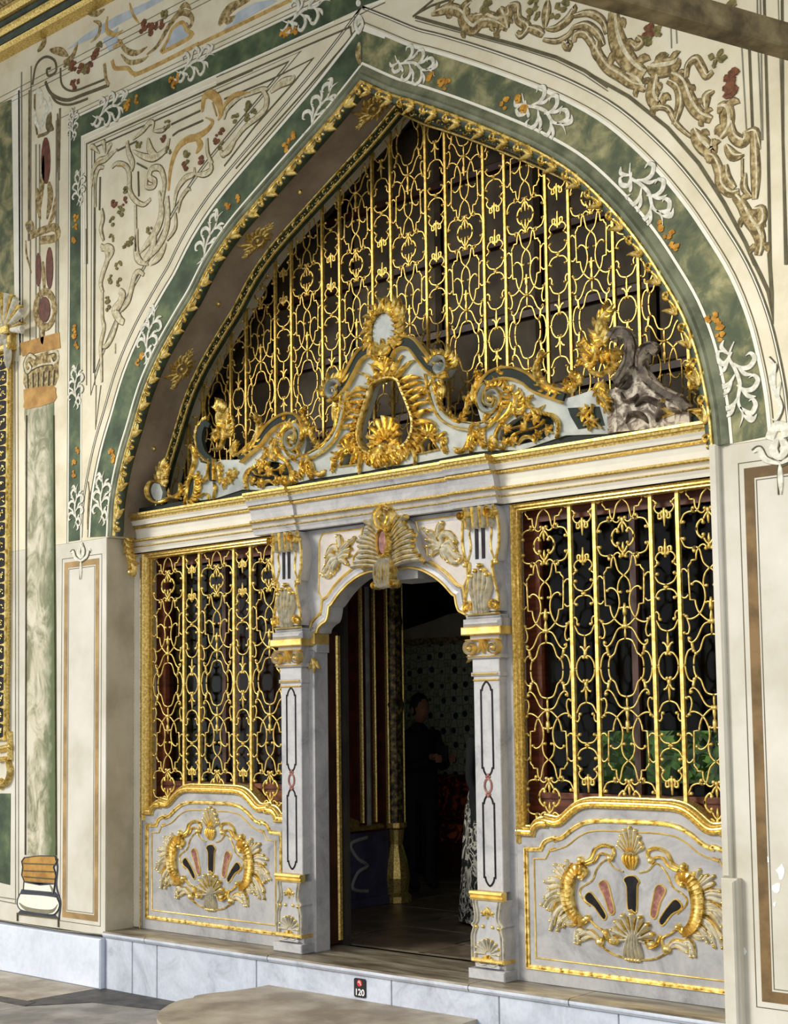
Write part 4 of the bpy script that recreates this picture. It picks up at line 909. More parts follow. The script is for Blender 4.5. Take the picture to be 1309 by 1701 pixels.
WUP = cell(WQ, WST, WB_, 0, HW, 0, .745, YG).meshes('wide_scroll_up'); WDN = cell(WQ, WST, WB_, 0, HW, 0, -.745, YG).meshes('wide_scroll_down')
NUP = cell(NQ, NST, NB_, 0, HN, 0, .745, YG).meshes('narrow_scroll_up'); NDN = cell(NQ, NST, NB_, 0, HN, 0, -.745, YG).meshes('narrow_scroll_down')
ztop = 2.806; zbot = .84
WT = cell(WQ, WST, WB_, 0, HW, .745+.745, .745, YG, lambda p: p[1] < ztop-ZL).meshes('wide_scroll_top'); NT = cell(NQ, NST, NB_, 0, HN, .745*2, .745, YG, lambda p: p[1] < ztop-ZL).meshes('narrow_scroll_top')
WBm = cell(WQ, WST, WB_, 0, HW, -.745*2, -.745, YG, lambda p: p[1] > zbot-ZL).meshes('wide_scroll_bottom'); NBm = cell(NQ, NST, NB_, 0, HN, -.745*2, -.745, YG, lambda p: p[1] > zbot-ZL).meshes('narrow_scroll_bottom')
for m in WUP+WDN+NUP+NDN+WT+NT+WBm+NBm:
    m.materials.append(M['gold_iron'])
    for p in m.polygons: p.use_smooth = True
BARM = MB(); box(BARM, -.0105, .0105, YG-.011, YG+.013, zbot-ZL, ztop-ZL); BARM = BARM.mesh('bar'); BARM.materials.append(M['gold_iron'])
def lower_grille(xc, per, x0, x1, label, name='window_grille'):
    gr = thing(name, label, 'grille', 'gilded iron grilles beside the door')
    for k in (-1, 0, 1):
        c = xc+k*per
        for m in (WUP, WDN, WT, WBm): put('wide_scrollwork', m, None, gr, c, ZL)
        for s in (-1, 1): put('upright_bar', BARM, None, gr, c+s*HW, ZL)
    for s in (-1, 1):
        for m in (NUP, NDN, NT, NBm): put('narrow_scrollwork', m, None, gr, xc+s*per/2, ZL)
    fr = MB(); zt, zb = 2.828, .80
    path = [(x0, zb), (x0, zt), (x1, zt), (x1, zb)]
    # normal points left of travel: up the left side -> outward
    sweep(fr, path, [(0, -.06), (0, .010), (-.010, .020), (-.018, .006), (-.028, .010), (-.036, -.008), (-.044, -.006), (-.050, -.02), (-.050, -.05), (-.04, -.06)], 0)
    fr.build('gilt_frame', M['gold_old'], gr, True)
    return gr
gl = lower_grille(-1.772, .549, -2.555, -1.004, 'gilded scrollwork grille left of the doorway')
gr_ = lower_grille(1.676, .5455, .924, 2.45, 'gilded scrollwork grille right of the doorway')
# lunette grille, clipped to the arch
YL = .18
lun = thing('arched_grille', 'tall gilded scrollwork grille filling the pointed arch above the carved cresting', 'grille')
CP = [(-2.6, 3.16)]+[p for p in arch_off(-.075) if p[1] > 3.16]+[(2.6, 3.16)]
tst = lambda p: inside(p, CP)
PW, HWL, HNL = .477, .155, .0835
cells = [(5.405, 6.15), (5.405, 4.66), (3.915, 4.66), (3.915, 3.17)]
for k in range(-5, 6):
    c = k*PW
    for z0, z1 in cells:
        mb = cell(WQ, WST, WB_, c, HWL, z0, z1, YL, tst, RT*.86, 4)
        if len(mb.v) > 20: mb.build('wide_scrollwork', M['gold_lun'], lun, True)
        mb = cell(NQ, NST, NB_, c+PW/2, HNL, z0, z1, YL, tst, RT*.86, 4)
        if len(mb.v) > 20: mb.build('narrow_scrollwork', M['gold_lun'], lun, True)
    for s in (-1, 1):
        x = c+s*HWL; zz = [3.16+.01*i for i in range(260)]; zt = max([z for z in zz if tst((x, z))] or [0])
        if zt > 3.25: mb = MB(); box(mb, x-.0085, x+.0085, YL-.011, YL+.011, 3.15, zt+.03); mb.build('upright_bar', M['gold_lun'], lun)
# wooden window frames and glass behind the grilles
def window(n, x0, x1, z0, z1, label, mull):
    w_ = thing('window_%d' % n, label, 'x'); del w_['category']; struct(w_, label)
    mb = MB(); path = [(x0, z0), (x0, z1), (x1, z1), (x1, z0)]
    plate(mb, rectl(x0, x1, z0, z1), .13, .21, [rectl(x0+.11, x1-.11, z0+.30, z1-.10)]); mb.build('wood_frame', M['wood_red'], w_)
    mb = MB(); plate(mb, rectl(x0+.09, x1-.09, z0+.28, z1-.08), .115, .135, [rectl(x0+.125, x1-.125, z0+.315, z1-.115)]); mb.build('sash_bead', M['wood_red'], w_)
    for q in mull: mb = MB(); box(mb, q-.02, q+.02, .14, .20, z0+.3, z1-.1); mb.build('mullion', M['wood_dark'], w_)
    mb = MB(); box(mb, x0+.1, x1-.1, .165, .171, z0+.29, z1-.09); mb.build('pane', M['glass'], w_)
window(1, -2.555, -1.004, .78, 2.83, 'red-brown wooden window behind the left grille', (-1.8,))
window(2, .924, 2.50, .78, 2.83, 'red-brown wooden window behind the right grille', (1.68,))

# glazing and timber behind the arched grille
w3 = thing('window_3', 'x', 'x'); del w3['category']; struct(w3, 'dark timber and glass lattice behind the arched grille')
lp = [(-2.6, 3.1)]+[p for p in arch_off(-.02) if p[1] > 3.1]+[(2.6, 3.1)]
for z in (3.1, 3.62, 4.14, 4.66, 5.18):
    xs = [p[0] for p in lp if p[1] >= z+.2] or [0]; xl = [-2.5, -1.67, -.83, 0, .83, 1.67, 2.5]
    for a, b in zip(xl, xl[1:]):
        zc = z+.26
        if inside(((a+b)/2, z+.1), lp) or inside((a+.1 if a >= 0 else b-.1, z+.05), lp):
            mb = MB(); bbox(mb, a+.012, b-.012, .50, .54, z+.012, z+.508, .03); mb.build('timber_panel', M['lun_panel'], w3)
for z in (3.1, 3.62, 4.14, 4.66, 5.18):
    mb = MB(); box(mb, -2.5, 2.5, .47, .56, z-.025, z+.02); mb.build('rail', M['wood_dark'], w3)
# ================================================================== carved marble panels under the grilles
XD = 1.705
def loc(f, pts, Y=0): return [(p[0]-XD, p[1]) for p in f(pts, Y)]
tl_ = loc(G4, [(345,1008)]); zsh = tl_[0][1]
topL = [(-.782, zsh)]+loc(G4, [(345,1008)])+cr(loc(G4, [(345,1008),(358,955),(388,915),(430,900),(505,905)]), 3)[1:]+cr(loc(G4, [(512,880),(600,895),(680,870),(760,800),(850,722),(940,678),(1050,664)]), 4)+[(0, loc(G4, [(1418,674)])[0][1])]
TOP = clean(topL+[(-x, z) for x, z in reversed(topL[:-1])])
PAN = []       # (name, MB, material, label)
mb = MB(); plate(mb, [(-.782, .0)]+TOP+[(.782, .0)], 0, .11); PAN.append(('panel_slab', mb, M['marble_panel'], None))
mb = MB(); sweep(mb, TOP, [(-.004, -.02), (-.004, .014), (.004, .020), (.010, .016), (.012, .004), (.018, .006), (.024, .016), (.032, .014), (.036, -.002), (.040, -.004), (.044, .004), (.050, .0), (.054, -.018), (.060, -.02), (.064, -.05), (.064, -.10), (-.004, -.10)], 0); PAN.append(('top_moulding', mb, M['gold_old'], None))
bl = loc(P6, [(30,960)])[0]; tl2 = loc(P6, [(10,257),(105,257)])
bL = [(-.715, .088), (-.715, tl2[0][1]), tl2[1]]+cr(loc(P6, [(107,255),(128,213),(160,196),(186,190)]), 3)[1:]+cr(loc(P6, [(190,200),(240,182),(300,133),(370,97),(450,86),(520,86)]), 4)+[(0, loc(P6, [(610,90)])[0][1])]
BOR = clean(bL+[(-x, z) for x, z in reversed(bL[:-1])])
mb = MB(); sweep(mb, BOR, [(-.014, 0), (-.012, .008), (-.004, .010), (-.002, .003), (.002, .004), (.005, .014), (.011, .014), (.015, 0)], 0, True); PAN.append(('gilt_border', mb, M['gold'], None))
B2 = offset(BOR, -.055, True)
mb = MB(); sweep(mb, B2, rprof(.009, .008), 0, True); PAN.append(('gilt_fillet', mb, M['gold_flat'], None))
def both(mb, P, w, h, y, wf=None):
    stroke(mb, P, w, h, y, wf); stroke(mb, mir(P, 0), w, h, y, wf)
# ribbed C-scrolls
gd = MB(); iv = MB()
Cs = cr(loc(P6, [(352,425),(372,390),(335,372),(296,405),(274,470),(276,560),(304,640),(352,692),(392,672)]), 5)
sweep(gd, Cs, [(-.034, 0), (-.03, .034), (-.02, .022), (0, .030), (.02, .022), (.03, .036), (.034, 0)], 0, False, lambda t: .45+.75*math.sin(PI*t)); sweep(gd, mir(Cs, 0), [(-.034, 0), (-.03, .036), (-.02, .022), (0, .030), (.02, .022), (.03, .034), (.034, 0)], 0, False, lambda t: .45+.75*math.sin(PI*t))
rib = MB()
for k in range(17):
    p, t = along(Cs, .12+.78*k/16); n_ = (-t[1], t[0])
    for sx in (1, -1): stroke(rib, [(sx*(p[0]+n_[0]*.026), p[1]+n_[1]*.026), (sx*p[0], p[1]), (sx*(p[0]-n_[0]*.026), p[1]-n_[1]*.026)], .0075, .046, 0)
ball(gd, Cs[-1][0], Cs[-1][1], .022, 0, .04); ball(gd, -Cs[-1][0], Cs[-1][1], .022, 0, .04); ball(gd, Cs[0][0], Cs[0][1], .02, 0, .045); ball(gd, -Cs[0][0], Cs[0][1], .02, 0, .045)
PAN.append(('ribbed_scroll', gd, M['gold'], None)); PAN.append(('scroll_rib', rib, M['gold_flat'], None))
# spreading leaves, ivory with gilt edges
lv = MB(); le = MB()
for P, w in (([(300,480),(285,400),(262,325)], .05), ([(290,470),(245,400),(190,350)], .055), ([(280,500),(210,450),(132,452)], .06), ([(280,540),(200,510),(110,590)], .055), ([(280,560),(190,540),(130,600)], .05), ([(290,600),(220,620),(165,740)], .06), ([(300,640),(240,680),(215,720)], .05), ([(380,770),(330,745),(315,820)], .055), ([(450,800),(400,760),(330,780)], .055), ([(330,690),(290,700),(240,690)], .05)):
    W0 = clean(cr(loc(P6, P), 6)); r0 = W0[0]
    for kk in (-1, 0, 1):
        ca, sa = math.cos(kk*.20), math.sin(kk*.20); sc = 1-.16*abs(kk)
        W = [(r0[0]+sc*((x-r0[0])*ca-(z-r0[1])*sa), r0[1]+sc*((x-r0[0])*sa+(z-r0[1])*ca)) for x, z in W0]
        for Q in (W, mir(W, 0)):
            sweep(lv, Q, rprof(w*.62, .020+.004*(kk == 0)), 0, False, lambda t: .35+.65*math.sin(PI*min(1, .1+.72*t)))
            sg_ = 1 if Q is W else -1
            sweep(le, offset(Q, kk*sg_*w*.22 if kk else w*.2), rprof(.010, .024), 0, False, TAPB)
            ball(le, Q[-1][0], Q[-1][1], w*.20, 0, .024, 6)
PAN.append(('acanthus_leaf', lv, M['cream_gilt'], None)); PAN.append(('leaf_gilding', le, M['gold'], None))
# top shell, top scrolls
sh = MB(); sg = MB(); c0 = loc(P6, [(603,300)])[0]; c0 = (0, c0[1])
fan(sh, c0, PI*.80, PI*.20, 9, .02, .125, .030, .024, 0, lambda t: .78+.5*math.sin(PI*t)**2, sg, .013)
for i in range(8): a = PI*(.765-.53*i/7); R = .12*(.78+.5*math.sin(PI*(i+.5)/8)**2); stroke(sg, [(c0[0]+r_*math.cos(a), c0[1]+r_*math.sin(a)) for r_ in (.03, R)], .006, .02, 0)
for k in range(-2, 3): stroke(sg, cr([(k*.018, c0[1]+.02), (k*.022, c0[1]-.02), (k*.008, c0[1]-.075)], 3), .014, .03, 0, TAP)
for P, w in (([(520,310),(545,290),(540,250),(490,232),(435,252),(405,310),(345,335),(335,305)], .022), ([(530,315),(505,290),(460,285),(430,330),(380,350)], .016)): both(sg, cr(loc(P6, P), 5), w, .022, 0)
for q in ((527,308), (347,318)): x, z = loc(P6, [q])[0]; ball(sg, x, z, .022, 0, .035, 8); ball(sg, -x, z, .022, 0, .035, 8)
PAN.append(('crown_shell', sh, M['cream_gilt'], None)); PAN.append(('shell_gilding', sg, M['gold'], None))
# thin inner outline
il = MB(); both(il, cr(loc(P6, [(603,392),(550,370),(500,322),(445,370),(415,445),(350,488),(345,535),(400,600)]), 4), .010, .010, 0); both(il, cr(loc(P6, [(392,672),(440,720),(490,760),(480,820)]), 4), .014, .02, 0); both(il, cr(loc(P6, [(470,840),(540,890),(620,915)]), 4), .012, .014, 0)
for q in ((465,815),): x, z = loc(P6, [q])[0]; ball(il, x, z, .028, 0, .035, 8); ball(il, -x, z, .028, 0, .035, 8)
PAN.append(('outline_gilding', il, M['gold'], None))
# inlaid petals
def petal(px_, mat):
    W = cr(loc(P6, px_), 3, True); W = [((p[0]), p[1]) for p in W]; out = [W]
    for Q, nm in ((W, 0),):
        mb = MB(); plate(mb, Q, -.004, .001); ed = MB(); sweep(ed, Q, rprof(.008, .009), 0, True)
        return mb, ed
ped = MB()
for pts, mt, mirr in (([(558,440),(578,418),(605,413),(632,420),(653,450),(640,480),(636,630),(605,618),(582,612),(575,480)], 'black_inlay', False), ([(455,478),(470,450),(492,446),(512,470),(530,540),(550,635),(520,645),(490,550)], 'red_inlay', True), ([(370,548),(385,522),(408,518),(440,555),(480,615),(502,660),(482,682),(430,610),(385,575)], 'black_inlay', True)):
    W = cr(loc(P6, pts), 3, True)
    if not mirr: cx_ = sum(p[0] for p in W)/len(W); W = [(p[0]-cx_, p[1]) for p in W]
    for Q in ([W, mir(W, 0)] if mirr else [W]):
        mb = MB(); plate(mb, Q, -.004, .001); PAN.append(('inlaid_petal', mb, M[mt], None)); sweep(ped, Q, rprof(.009, .009), 0, True)
PAN.append(('petal_gilding', ped, M['gold_flat'], None))
# lower shell
s2 = MB(); s2g = MB(); zc = loc(P6, [(605,800)])[0][1]
fan(s2, (0, zc), PI*1.02, -PI*.02, 9, .03, .142, .036, .034, 0, lambda t: .92+.08*math.sin(PI*t), s2g, .016)
for i in range(8): a = PI*(1.02-1.04*(i+.5)/8); stroke(s2g, [(r_*math.cos(a), zc+r_*math.sin(a)) for r_ in (.06, .13)], .007, .028, 0)
for P in ([(495,740),(520,800),(560,825),(575,800),(555,785)],): both(s2g, cr(loc(P6, P), 5), .024, .036, 0)
for k in range(-2, 3): stroke(s2, cr([(k*.012, zc+.03), (k*.02, zc-.03), (k*.026, zc-.09), (k*.012, zc-.125)], 3), .022, .032, 0, TAP); ball(s2g, k*.02, zc-.105, .012, 0, .03)
PAN.append(('lower_shell', s2, M['cream_gilt'], None)); PAN.append(('lower_shell_gilding', s2g, M['gold'], None))
PANM = []
for nm, mb, mt, lb in [(a, q_, c, d) for a, b, c, d in PAN for q_ in b.split()]:
    m = mb.mesh(nm); m.materials.append(mt); PANM.append((nm, m))
    if nm != 'panel_slab':
        for p in m.polygons: p.use_smooth = True
        m.set_sharp_from_angle(angle=math.radians(55))
for xc, lb in ((-1.785, 'carved marble panel with gilt shell cartouche under the left grille'), (XD, 'carved marble panel with gilt shell cartouche under the right grille')):
    t_ = thing('marble_dado', lb, 'dado', 'carved marble panels under the grilles'); t_.location = (xc, 0, 0)
    own = {}; sub = {'leaf_gilding': 'acanthus_leaf', 'shell_gilding': 'crown_shell', 'lower_shell_gilding': 'lower_shell', 'petal_gilding': 'inlaid_petal', 'scroll_rib': 'ribbed_scroll', 'gilt_fillet': 'gilt_border'}
    for nm, m in PANM:
        o = link(nm, m, own.get(sub.get(nm), t_)); own.setdefault(nm, o)

# ================================================================== door surround
XM = -.05
ds = thing('door_surround', 'pale marble ogee door surround with gilt outlines and shell keystone', 'door surround')
JL, JR = -.74, .64
rarc = P2([(757,1175),(742,1130),(700,1095),(655,1070),(632,1010),(620,935),(590,915),(520,835),(450,775),(380,730),(300,695),(200,678),(110,690)], -.02)
zap = rarc[-1][1]+.01
right = [(JR, rarc[0][1])]+cr(rarc[:5], 3)+cr(rarc[5:]+[(XM, zap+.005)], 3)
left = mir(right, XM); left[0] = (JL, left[0][1])
OPEN = clean(left+list(reversed(right))[1:])          # left jamb top -> apex -> right jamb top
mb = MB(); plate(mb, [(-1.002, 0), (JL, 0)]+OPEN+[(JR, 0), (.922, 0), (.922, 2.83), (-1.002, 2.83)], 0, .13)
mb.build('arch_slab', M['marble'], ds)
mb = MB(); sweep(mb, OPEN, [(-.004, -.005), (-.002, .014), (.008, .016), (.014, .004)], 0); sweep(mb, offset(OPEN, .075), rprof(.02, .016), 0); mb.build('gilt_outline', M['gold_flat'], ds)
mb = MB(); sweep(mb, offset(OPEN, .036), [(-.026, 0), (-.02, .012), (.0, .006), (.02, .012), (.026, 0)], 0); mb.build('archivolt', M['marble'], ds)
mb = MB(); sweep(mb, [(JL+.01, 0), (JL+.01, OPEN[0][1])], fprof(.02, .002), .06); sweep(mb, [(JR-.01, 0), (JR-.01, OPEN[-1][1])], fprof(.02, .002), .06)
# lower jamb blocks: small gilt caps where the arch meets the jambs
for x0, x1 in ((JL-.12, JL+.012), (JR-.012, JR+.12)):
    mb = MB(); zc = OPEN[0][1]; bbox(mb, x0, x1, -.012, .135, zc-.075, zc, .006); mb.build('jamb_cap', M['gold_flat'], ds)
    mb = MB(); bbox(mb, x0, x1, -.008, .135, zc-.13, zc-.075, .02); mb.build('jamb_capital', M['marble'], ds)
    mb = MB(); xx = (JL+.004 if x0 < 0 else JR-.004)
    for k in (-1, 0, 1): lobe(mb, (xx, zc-.17), -PI/2+k*.5, .10, .035, .03, -.0, k*.3)
    mb.build('jamb_leaf', M['gold_old'], ds, True)
# recessed spandrel panels with gilt borders, acanthus leaf
spR = P2([(275,250),(655,203),(690,205),(718,262),(730,520),(742,770),(712,835),(672,848),(640,832),(520,730),(385,612),(372,500),(345,478),(310,445),(295,330)], -.01)
for P in (spR, mir(spR, XM)):
    mb = MB(); sweep(mb, P, rprof(.013, .012), 0, True); mb.build('spandrel_border', M['gold_flat'], ds)
    mb = MB(); plate(mb, P, -.004, .001); mb.build('spandrel_field', M['marble_rosy'], ds)
    mb = MB(); sweep(mb, [offset(P, -.012, True)[0], offset(P, -.012, True)[1]], fprof(.022, .006), 0); mb.build('spandrel_shadow_bead', M['marble'], ds)
def leafset(mir_):
    iv = MB(); gd = MB()
    for P, w in (([(520,470),(440,400),(345,320)], .03), ([(520,470),(460,390),(400,340)], .035), ([(520,460),(490,380),(500,300),(520,265)], .045), ([(515,480),(450,430),(385,420)], .035), ([(510,490),(450,470),(395,480)], .035), ([(505,500),(460,520),(425,560)], .035), ([(500,430),(520,380),(580,370),(640,440)], .05), ([(520,480),(580,490),(640,560),(690,600)], .05), ([(530,500),(580,550),(620,620),(670,620)], .045), ([(520,500),(555,560),(580,620)], .04), ([(540,470),(600,440),(645,520)], .035), ([(515,500),(530,560),(545,590)], .03)):
        W = cr(P2(P, -.01), 5); W = mir(W, XM) if mir_ else W
        sweep(iv, W, rprof(w, .03), -.003, False, lambda t: .5+.5*math.sin(PI*min(1, .25+.7*t)))
        for sd in (-1, 1): sweep(gd, offset(W, sd*w*.45), rprof(.009, .026), -.003, False, TAPB)
        ball(gd, W[-1][0], W[-1][1], w*.36, -.003, .036, 6)
    W = cr(P2([(500,430),(490,400),(520,370),(560,390),(560,430),(520,450),(490,480)], -.01), 4); W = mir(W, XM) if mir_ else W
    sweep(gd, W, rprof(.02, .045), -.003, False, TAPE)
    o = iv.build('leaf_ornament', M['cream_gilt'], ds, True); gd.build('leaf_gilding', M['gold'], o, True)
leafset(False); leafset(True)
# shell keystone
kc = P1([(1055,430)], -.07)[0]; kx = P1([(1060, 430)], -.115)[0][0]
def kloc(P): return [(p[0]-kc[0]+kx, p[1]) for p in P1(P, -.07)]
iv = MB(); gd = MB()
tips = [(745,640),(770,600),(800,550),(815,500),(815,450),(800,400),(830,360),(870,320),(880,270),(870,215),(930,205),(970,180)]
inn = [(1000,640),(1000,600),(1000,560),(1000,530),(1000,490),(995,460),(995,430),(1000,400),(1005,370),(1010,345),(1020,325),(1030,310)]
for i, (a, b) in enumerate(zip(inn, tips)):
    m_ = ((a[0]+b[0])/2, (a[1]+b[1])/2-20)
    W = cr(kloc([a, m_, b]), 5)
    for Q in (W, mir(W, kx)):
        sweep(iv, Q, rprof(.032, .05), -.070, False, lambda t: .55+.5*t)
        sweep(gd, offset(Q, .013), rprof(.008, .046), -.070, False, TAPB)
        if i % 2 == 0 or True: ball(gd, Q[-1][0], Q[-1][1], .017, -.070, .055, 6)
for P, w in (([(1060,300),(1000,270),(970,180),(990,110),(1040,70)], .03), ([(1060,300),(1030,240),(1010,180),(1040,120)], .024)):
    W = cr(kloc(P), 5)
    for Q in (W, mir(W, kx)): sweep(gd, Q, rprof(w, .06), -.070); sweep(iv, offset(Q, .02), rprof(.02, .05), -.070)
fan(gd, (kx, kloc([(1055,140)])[0][1]), PI*.9, PI*.1, 5, .01, .06, .02, .065, -.070)
for k in range(12): pass
ovl = [(kx+.045*math.cos(2*PI*i/16), kloc([(1055,415)])[0][1]+.085*math.sin(2*PI*i/16)) for i in range(16)]
sweep(gd, ovl, rprof(.02, .075), -.070, True)
for i in range(14): ball(gd, kx+.058*math.cos(2*PI*i/14), ovl[0][1]+.1*math.sin(2*PI*i/14), .012, -.070, .07)
ko = MB(); plate(ko, cr(kloc([(740,650),(800,480),(860,280),(960,180),(1050,70)])+list(reversed(mir(kloc([(740,650),(800,480),(860,280),(960,180)]), kx))), 3), -.075, .002)
back = ko.build('keystone_shell', M['marble'], ds)
iv.build('shell_rib', M['cream_gilt'], back, True); gd.build('shell_gilding', M['gold'], back, True)
mb = MB(); plate(mb, [(kx+(p[0]-kx)*.75, ovl[0][1]+(p[1]-ovl[0][1])*.85) for p in ovl], -.125, -.07); mb.build('shell_medallion', M['red_inlay'], back)
iv = MB(); gd = MB()                                             # tongue leaf hanging below the shell
for k in range(-2, 3):
    z1 = kloc([(1055,560)])[0][1]; W = cr([(kx+k*.012, z1), (kx+k*.03, z1-.06), (kx+k*.028, z1-.15), (kx+k*.018, z1-.19)], 4)
    sweep(iv, W, rprof(.03, .085), -.070, False, lambda t: .7+.3*math.sin(PI*t)); sweep(gd, offset(W, .012), rprof(.007, .078), -.070, False, TAPB); ball(gd, W[0][0], W[0][1]+.012, .015, -.070, .09)
for sx in (-1, 1): sweep(gd, [(kx+sx*(x-kx), z) for x, z in spiral(kx+.075, z1-.175, .03, .006, PI, -1.3)], rprof(.016, .07), -.070)
iv.build('tongue_leaf', M['cream_gilt'], back, True); gd.build('tongue_gilding', M['gold'], back, True)
both_ = MB()
for sx in (-1, 1):
    W = cr([(kx+sx*.03, zap+.012), (kx+sx*.13, zap+.045), (kx+sx*.22, zap+.035), (kx+sx*.27, zap-.01)], 5); sweep(both_, W, rprof(.03, .045), 0, False, TAPB)
both_.build('gilt_curl', M['gold'], back, True)
mb = MB(); box(mb, kx-.12, kx+.17, .02, .30, zap-.075, zap+.02); mb.build('soffit_block', M['marble'], ds)

# ================================================================== pilasters
PC = .771
YP = -.07
def ploc(f, pts, Y=YP): return [((p[0]-PC)*1.06, p[1]) for p in f(pts, Y)]
PIL = []
zb0 = 0.0
q = lambda f, x, y: ploc(f, [(x, y)])[0][1]
z_pl = q(P4, 475, 1440); z_b1 = q(P4, 500, 1345); z_b2 = q(P4, 500, 1300); z_g0 = q(P4, 480, 470); z_g1 = q(P4, 480, 345)
z_cap0 = q(P2, 930, 1660); z_cap1 = q(P2, 930, 1500); z_band0 = q(P2, 930, 1285); z_band1 = q(P2, 930, 1215); z_con0 = q(P2, 930, 1105); z_top = 2.826
mb = MB(); bbox(mb, -.135, .135, -.125, .0, 0, z_pl, .006); bbox(mb, -.115, .115, -.11, 0, z_pl, z_b1, .03); PIL.append(('plinth', mb, M['marble']))
mb = MB(); bbox(mb, -.122, .122, -.118, 0, z_b1-.002, z_b2+.004, .008); PIL.append(('gilt_band', mb, M['gold_flat']))
bw = cr(ploc(P4, [(712,1320),(716,1200),(716,1080),(690,960),(668,880),(690,850),(672,820),(652,780),(645,680),(660,560),(665,480)]), 3)
bw = [(min(.125, max(.07, x)), z) for x, z in bw]
mb = MB(); plate(mb, bw+[(-x, z) for x, z in reversed(bw)], -.10, 0); PIL.append(('bulb_base', mb, M['marble']))
mb = MB()
for sx in (-1, 1):
    sweep(mb, [(sx*(x-.006), z) for x, z in bw], rprof(.013, .012), -.10); sweep(mb, [(sx*(x-.03), z) for x, z in bw], rprof(.010, .010), -.10)
PIL.append(('base_outline', mb, M['cream_gilt']))
zs = q(P4, 490, 1230)
mb = MB(); tg = MB(); fan(mb, (0, zs), PI*.98, PI*.02, 9, .02, .088, .020, .018, -.10, None, tg, .009)
for sx in (-1, 1): sweep(mb, cr([(sx*.088, zs+.0), (sx*.085, zs-.04), (sx*.05, zs-.065), (sx*.01, zs-.06)], 4), rprof(.012, .014), -.10)
PIL.append(('shell', mb, M['cream_gilt'])); 
fan(tg, (0, zs-.045), PI*.95, PI*.05, 7, .0, .042, .016, .022, -.10)
zt_ = q(P4, 495, 640)
for k in (-1, 0, 1): lobe(tg, (0, zt_+.03), -PI/2+k*.45, .07, .03, .016, -.10, k*.4)
for sx in (-1, 1): ball(tg, sx*.04, zt_-.0, .010, -.10, .014); ball(tg, sx*.035, q(P4, 360, 825), .013, -.10, .014); ball(tg, sx*.082, q(P4, 260, 825), .014, -.10, .016)
PIL.append(('shell_gilding', tg, M['gold']))
mb = MB(); zz = (z_g0+z_g1)/2; hh = z_g1-z_g0
sweep(mb, [(-.12, zz), (.12, zz)], [(-hh/2, -.0), (-hh/2, .04), (-hh*.2, .05), (-hh*.1, .042), (hh*.25, .056), (hh/2, .048), (hh/2, 0)], YP); PIL.append(('gilt_band', mb, M['gold_flat']))
mb = MB(); bbox(mb, -.098, .098, YP, 0, z_g1-.002, z_cap0, .004); PIL.append(('shaft', mb, M['marble']))
# black inlay outlines on the shaft
zm = P_M = at(810, 1305, YP)[1]
def loop(z0, z1, w=.042):
    P = [(-w, z0+.05), (-w, z1-.05)]; top = [(-w*.8, z1-.05), (-w*.62, z1-.025), (0, z1), (w*.62, z1-.025), (w*.8, z1-.05)]
    bot = [(w*.8, z0+.05), (w*.62, z0+.025), (0, z0), (-w*.62, z0+.025), (-w*.8, z0+.05)]
    return P+cr(top, 3)+[(w, z1-.05), (w, z0+.05)]+cr(bot, 3)
zi0 = q(P4, 500, 275); zi1 = at(817, 1132, YP)[1]
mb = MB()
for a, b in ((zi0, zm-.055), (zm+.055, zi1)): sweep(mb, loop(a, b), fprof(.011, .003), YP, True)
PIL.append(('black_inlay', mb, M['black_inlay']))
mb = MB(); sweep(mb, [(.026*math.cos(2*PI*i/14), zm+.042*math.sin(2*PI*i/14)) for i in range(14)], fprof(.012, .005), YP, True)
for s in (-1, 1): ball(mb, 0, zm+s*.06, .014, YP, .005); ball(mb, .014, zm+s*.052, .009, YP, .005); ball(mb, -.014, zm+s*.052, .009, YP, .005)
PIL.append(('inlaid_medallion', mb, M['red_inlay']))
# capital
mb = MB(); bbox(mb, -.11, .11, YP-.012, 0, z_cap0-.002, z_cap0+.022, .006); bbox(mb, -.102, .102, YP-.004, 0, z_cap0+.02, z_cap1, .004); bbox(mb, -.125, .125, YP-.025, 0, z_cap1, z_cap1+.024, .006); bbox(mb, -.112, .112, YP-.012, 0, z_cap1+.022, z_band0, .004); bbox(mb, -.145, .145, YP-.05, 0, z_band1, z_band1+.05, .02); bbox(mb, -.13, .13, YP-.03, 0, z_band1+.05, z_con0, .01); PIL.append(('capital_block', mb, M['marble']))
mb = MB(); bbox(mb, -.15, .15, YP-.055, 0, z_band0, z_band1+.002, .006); PIL.append(('gilt_band', mb, M['gold_flat']))
mb = MB(); gl_ = MB(); zv = (z_cap1+z_band0)/2-.005
for sx in (-1, 1):
    sp_ = [(sx*x, z) for x, z in spiral(.088, zv-.004, .042, .008, PI*.55, -1.6, 18)]
    sweep(mb, sp_, rprof(.02, .05), YP-.012, False, lambda t: 1-.4*t); sweep(gl_, [(sx*x, z) for x, z in spiral(.088, zv-.004, .049, .014, PI*.55, -1.6, 18)], rprof(.007, .048), YP-.012); ball(gl_, sx*.088, zv-.004, .014, YP-.012, .06, 8)
stroke(gl_, [(-.13, z_band0-.03), (.13, z_band0-.03)], .014, .03, YP-.012)
for k in (-1, 0, 1): lobe(gl_, (k*.010, z_band0-.03), -PI/2+k*.28, .085, .022, .04, YP-.012, k*.2)
stroke(gl_, [(-.125, z_cap1+.012), (.125, z_cap1+.012)], .01, .014, YP-.02); stroke(gl_, [(-.095, z_cap0+.012), (.095, z_cap0+.012)], .012, .012, YP-.01); stroke(gl_, [(-.095, z_cap0-.025), (.095, z_cap0-.025)], .012, .01, YP)
PIL.append(('volute', mb, M['marble'])); PIL.append(('capital_gilding', gl_, M['gold_flat']))
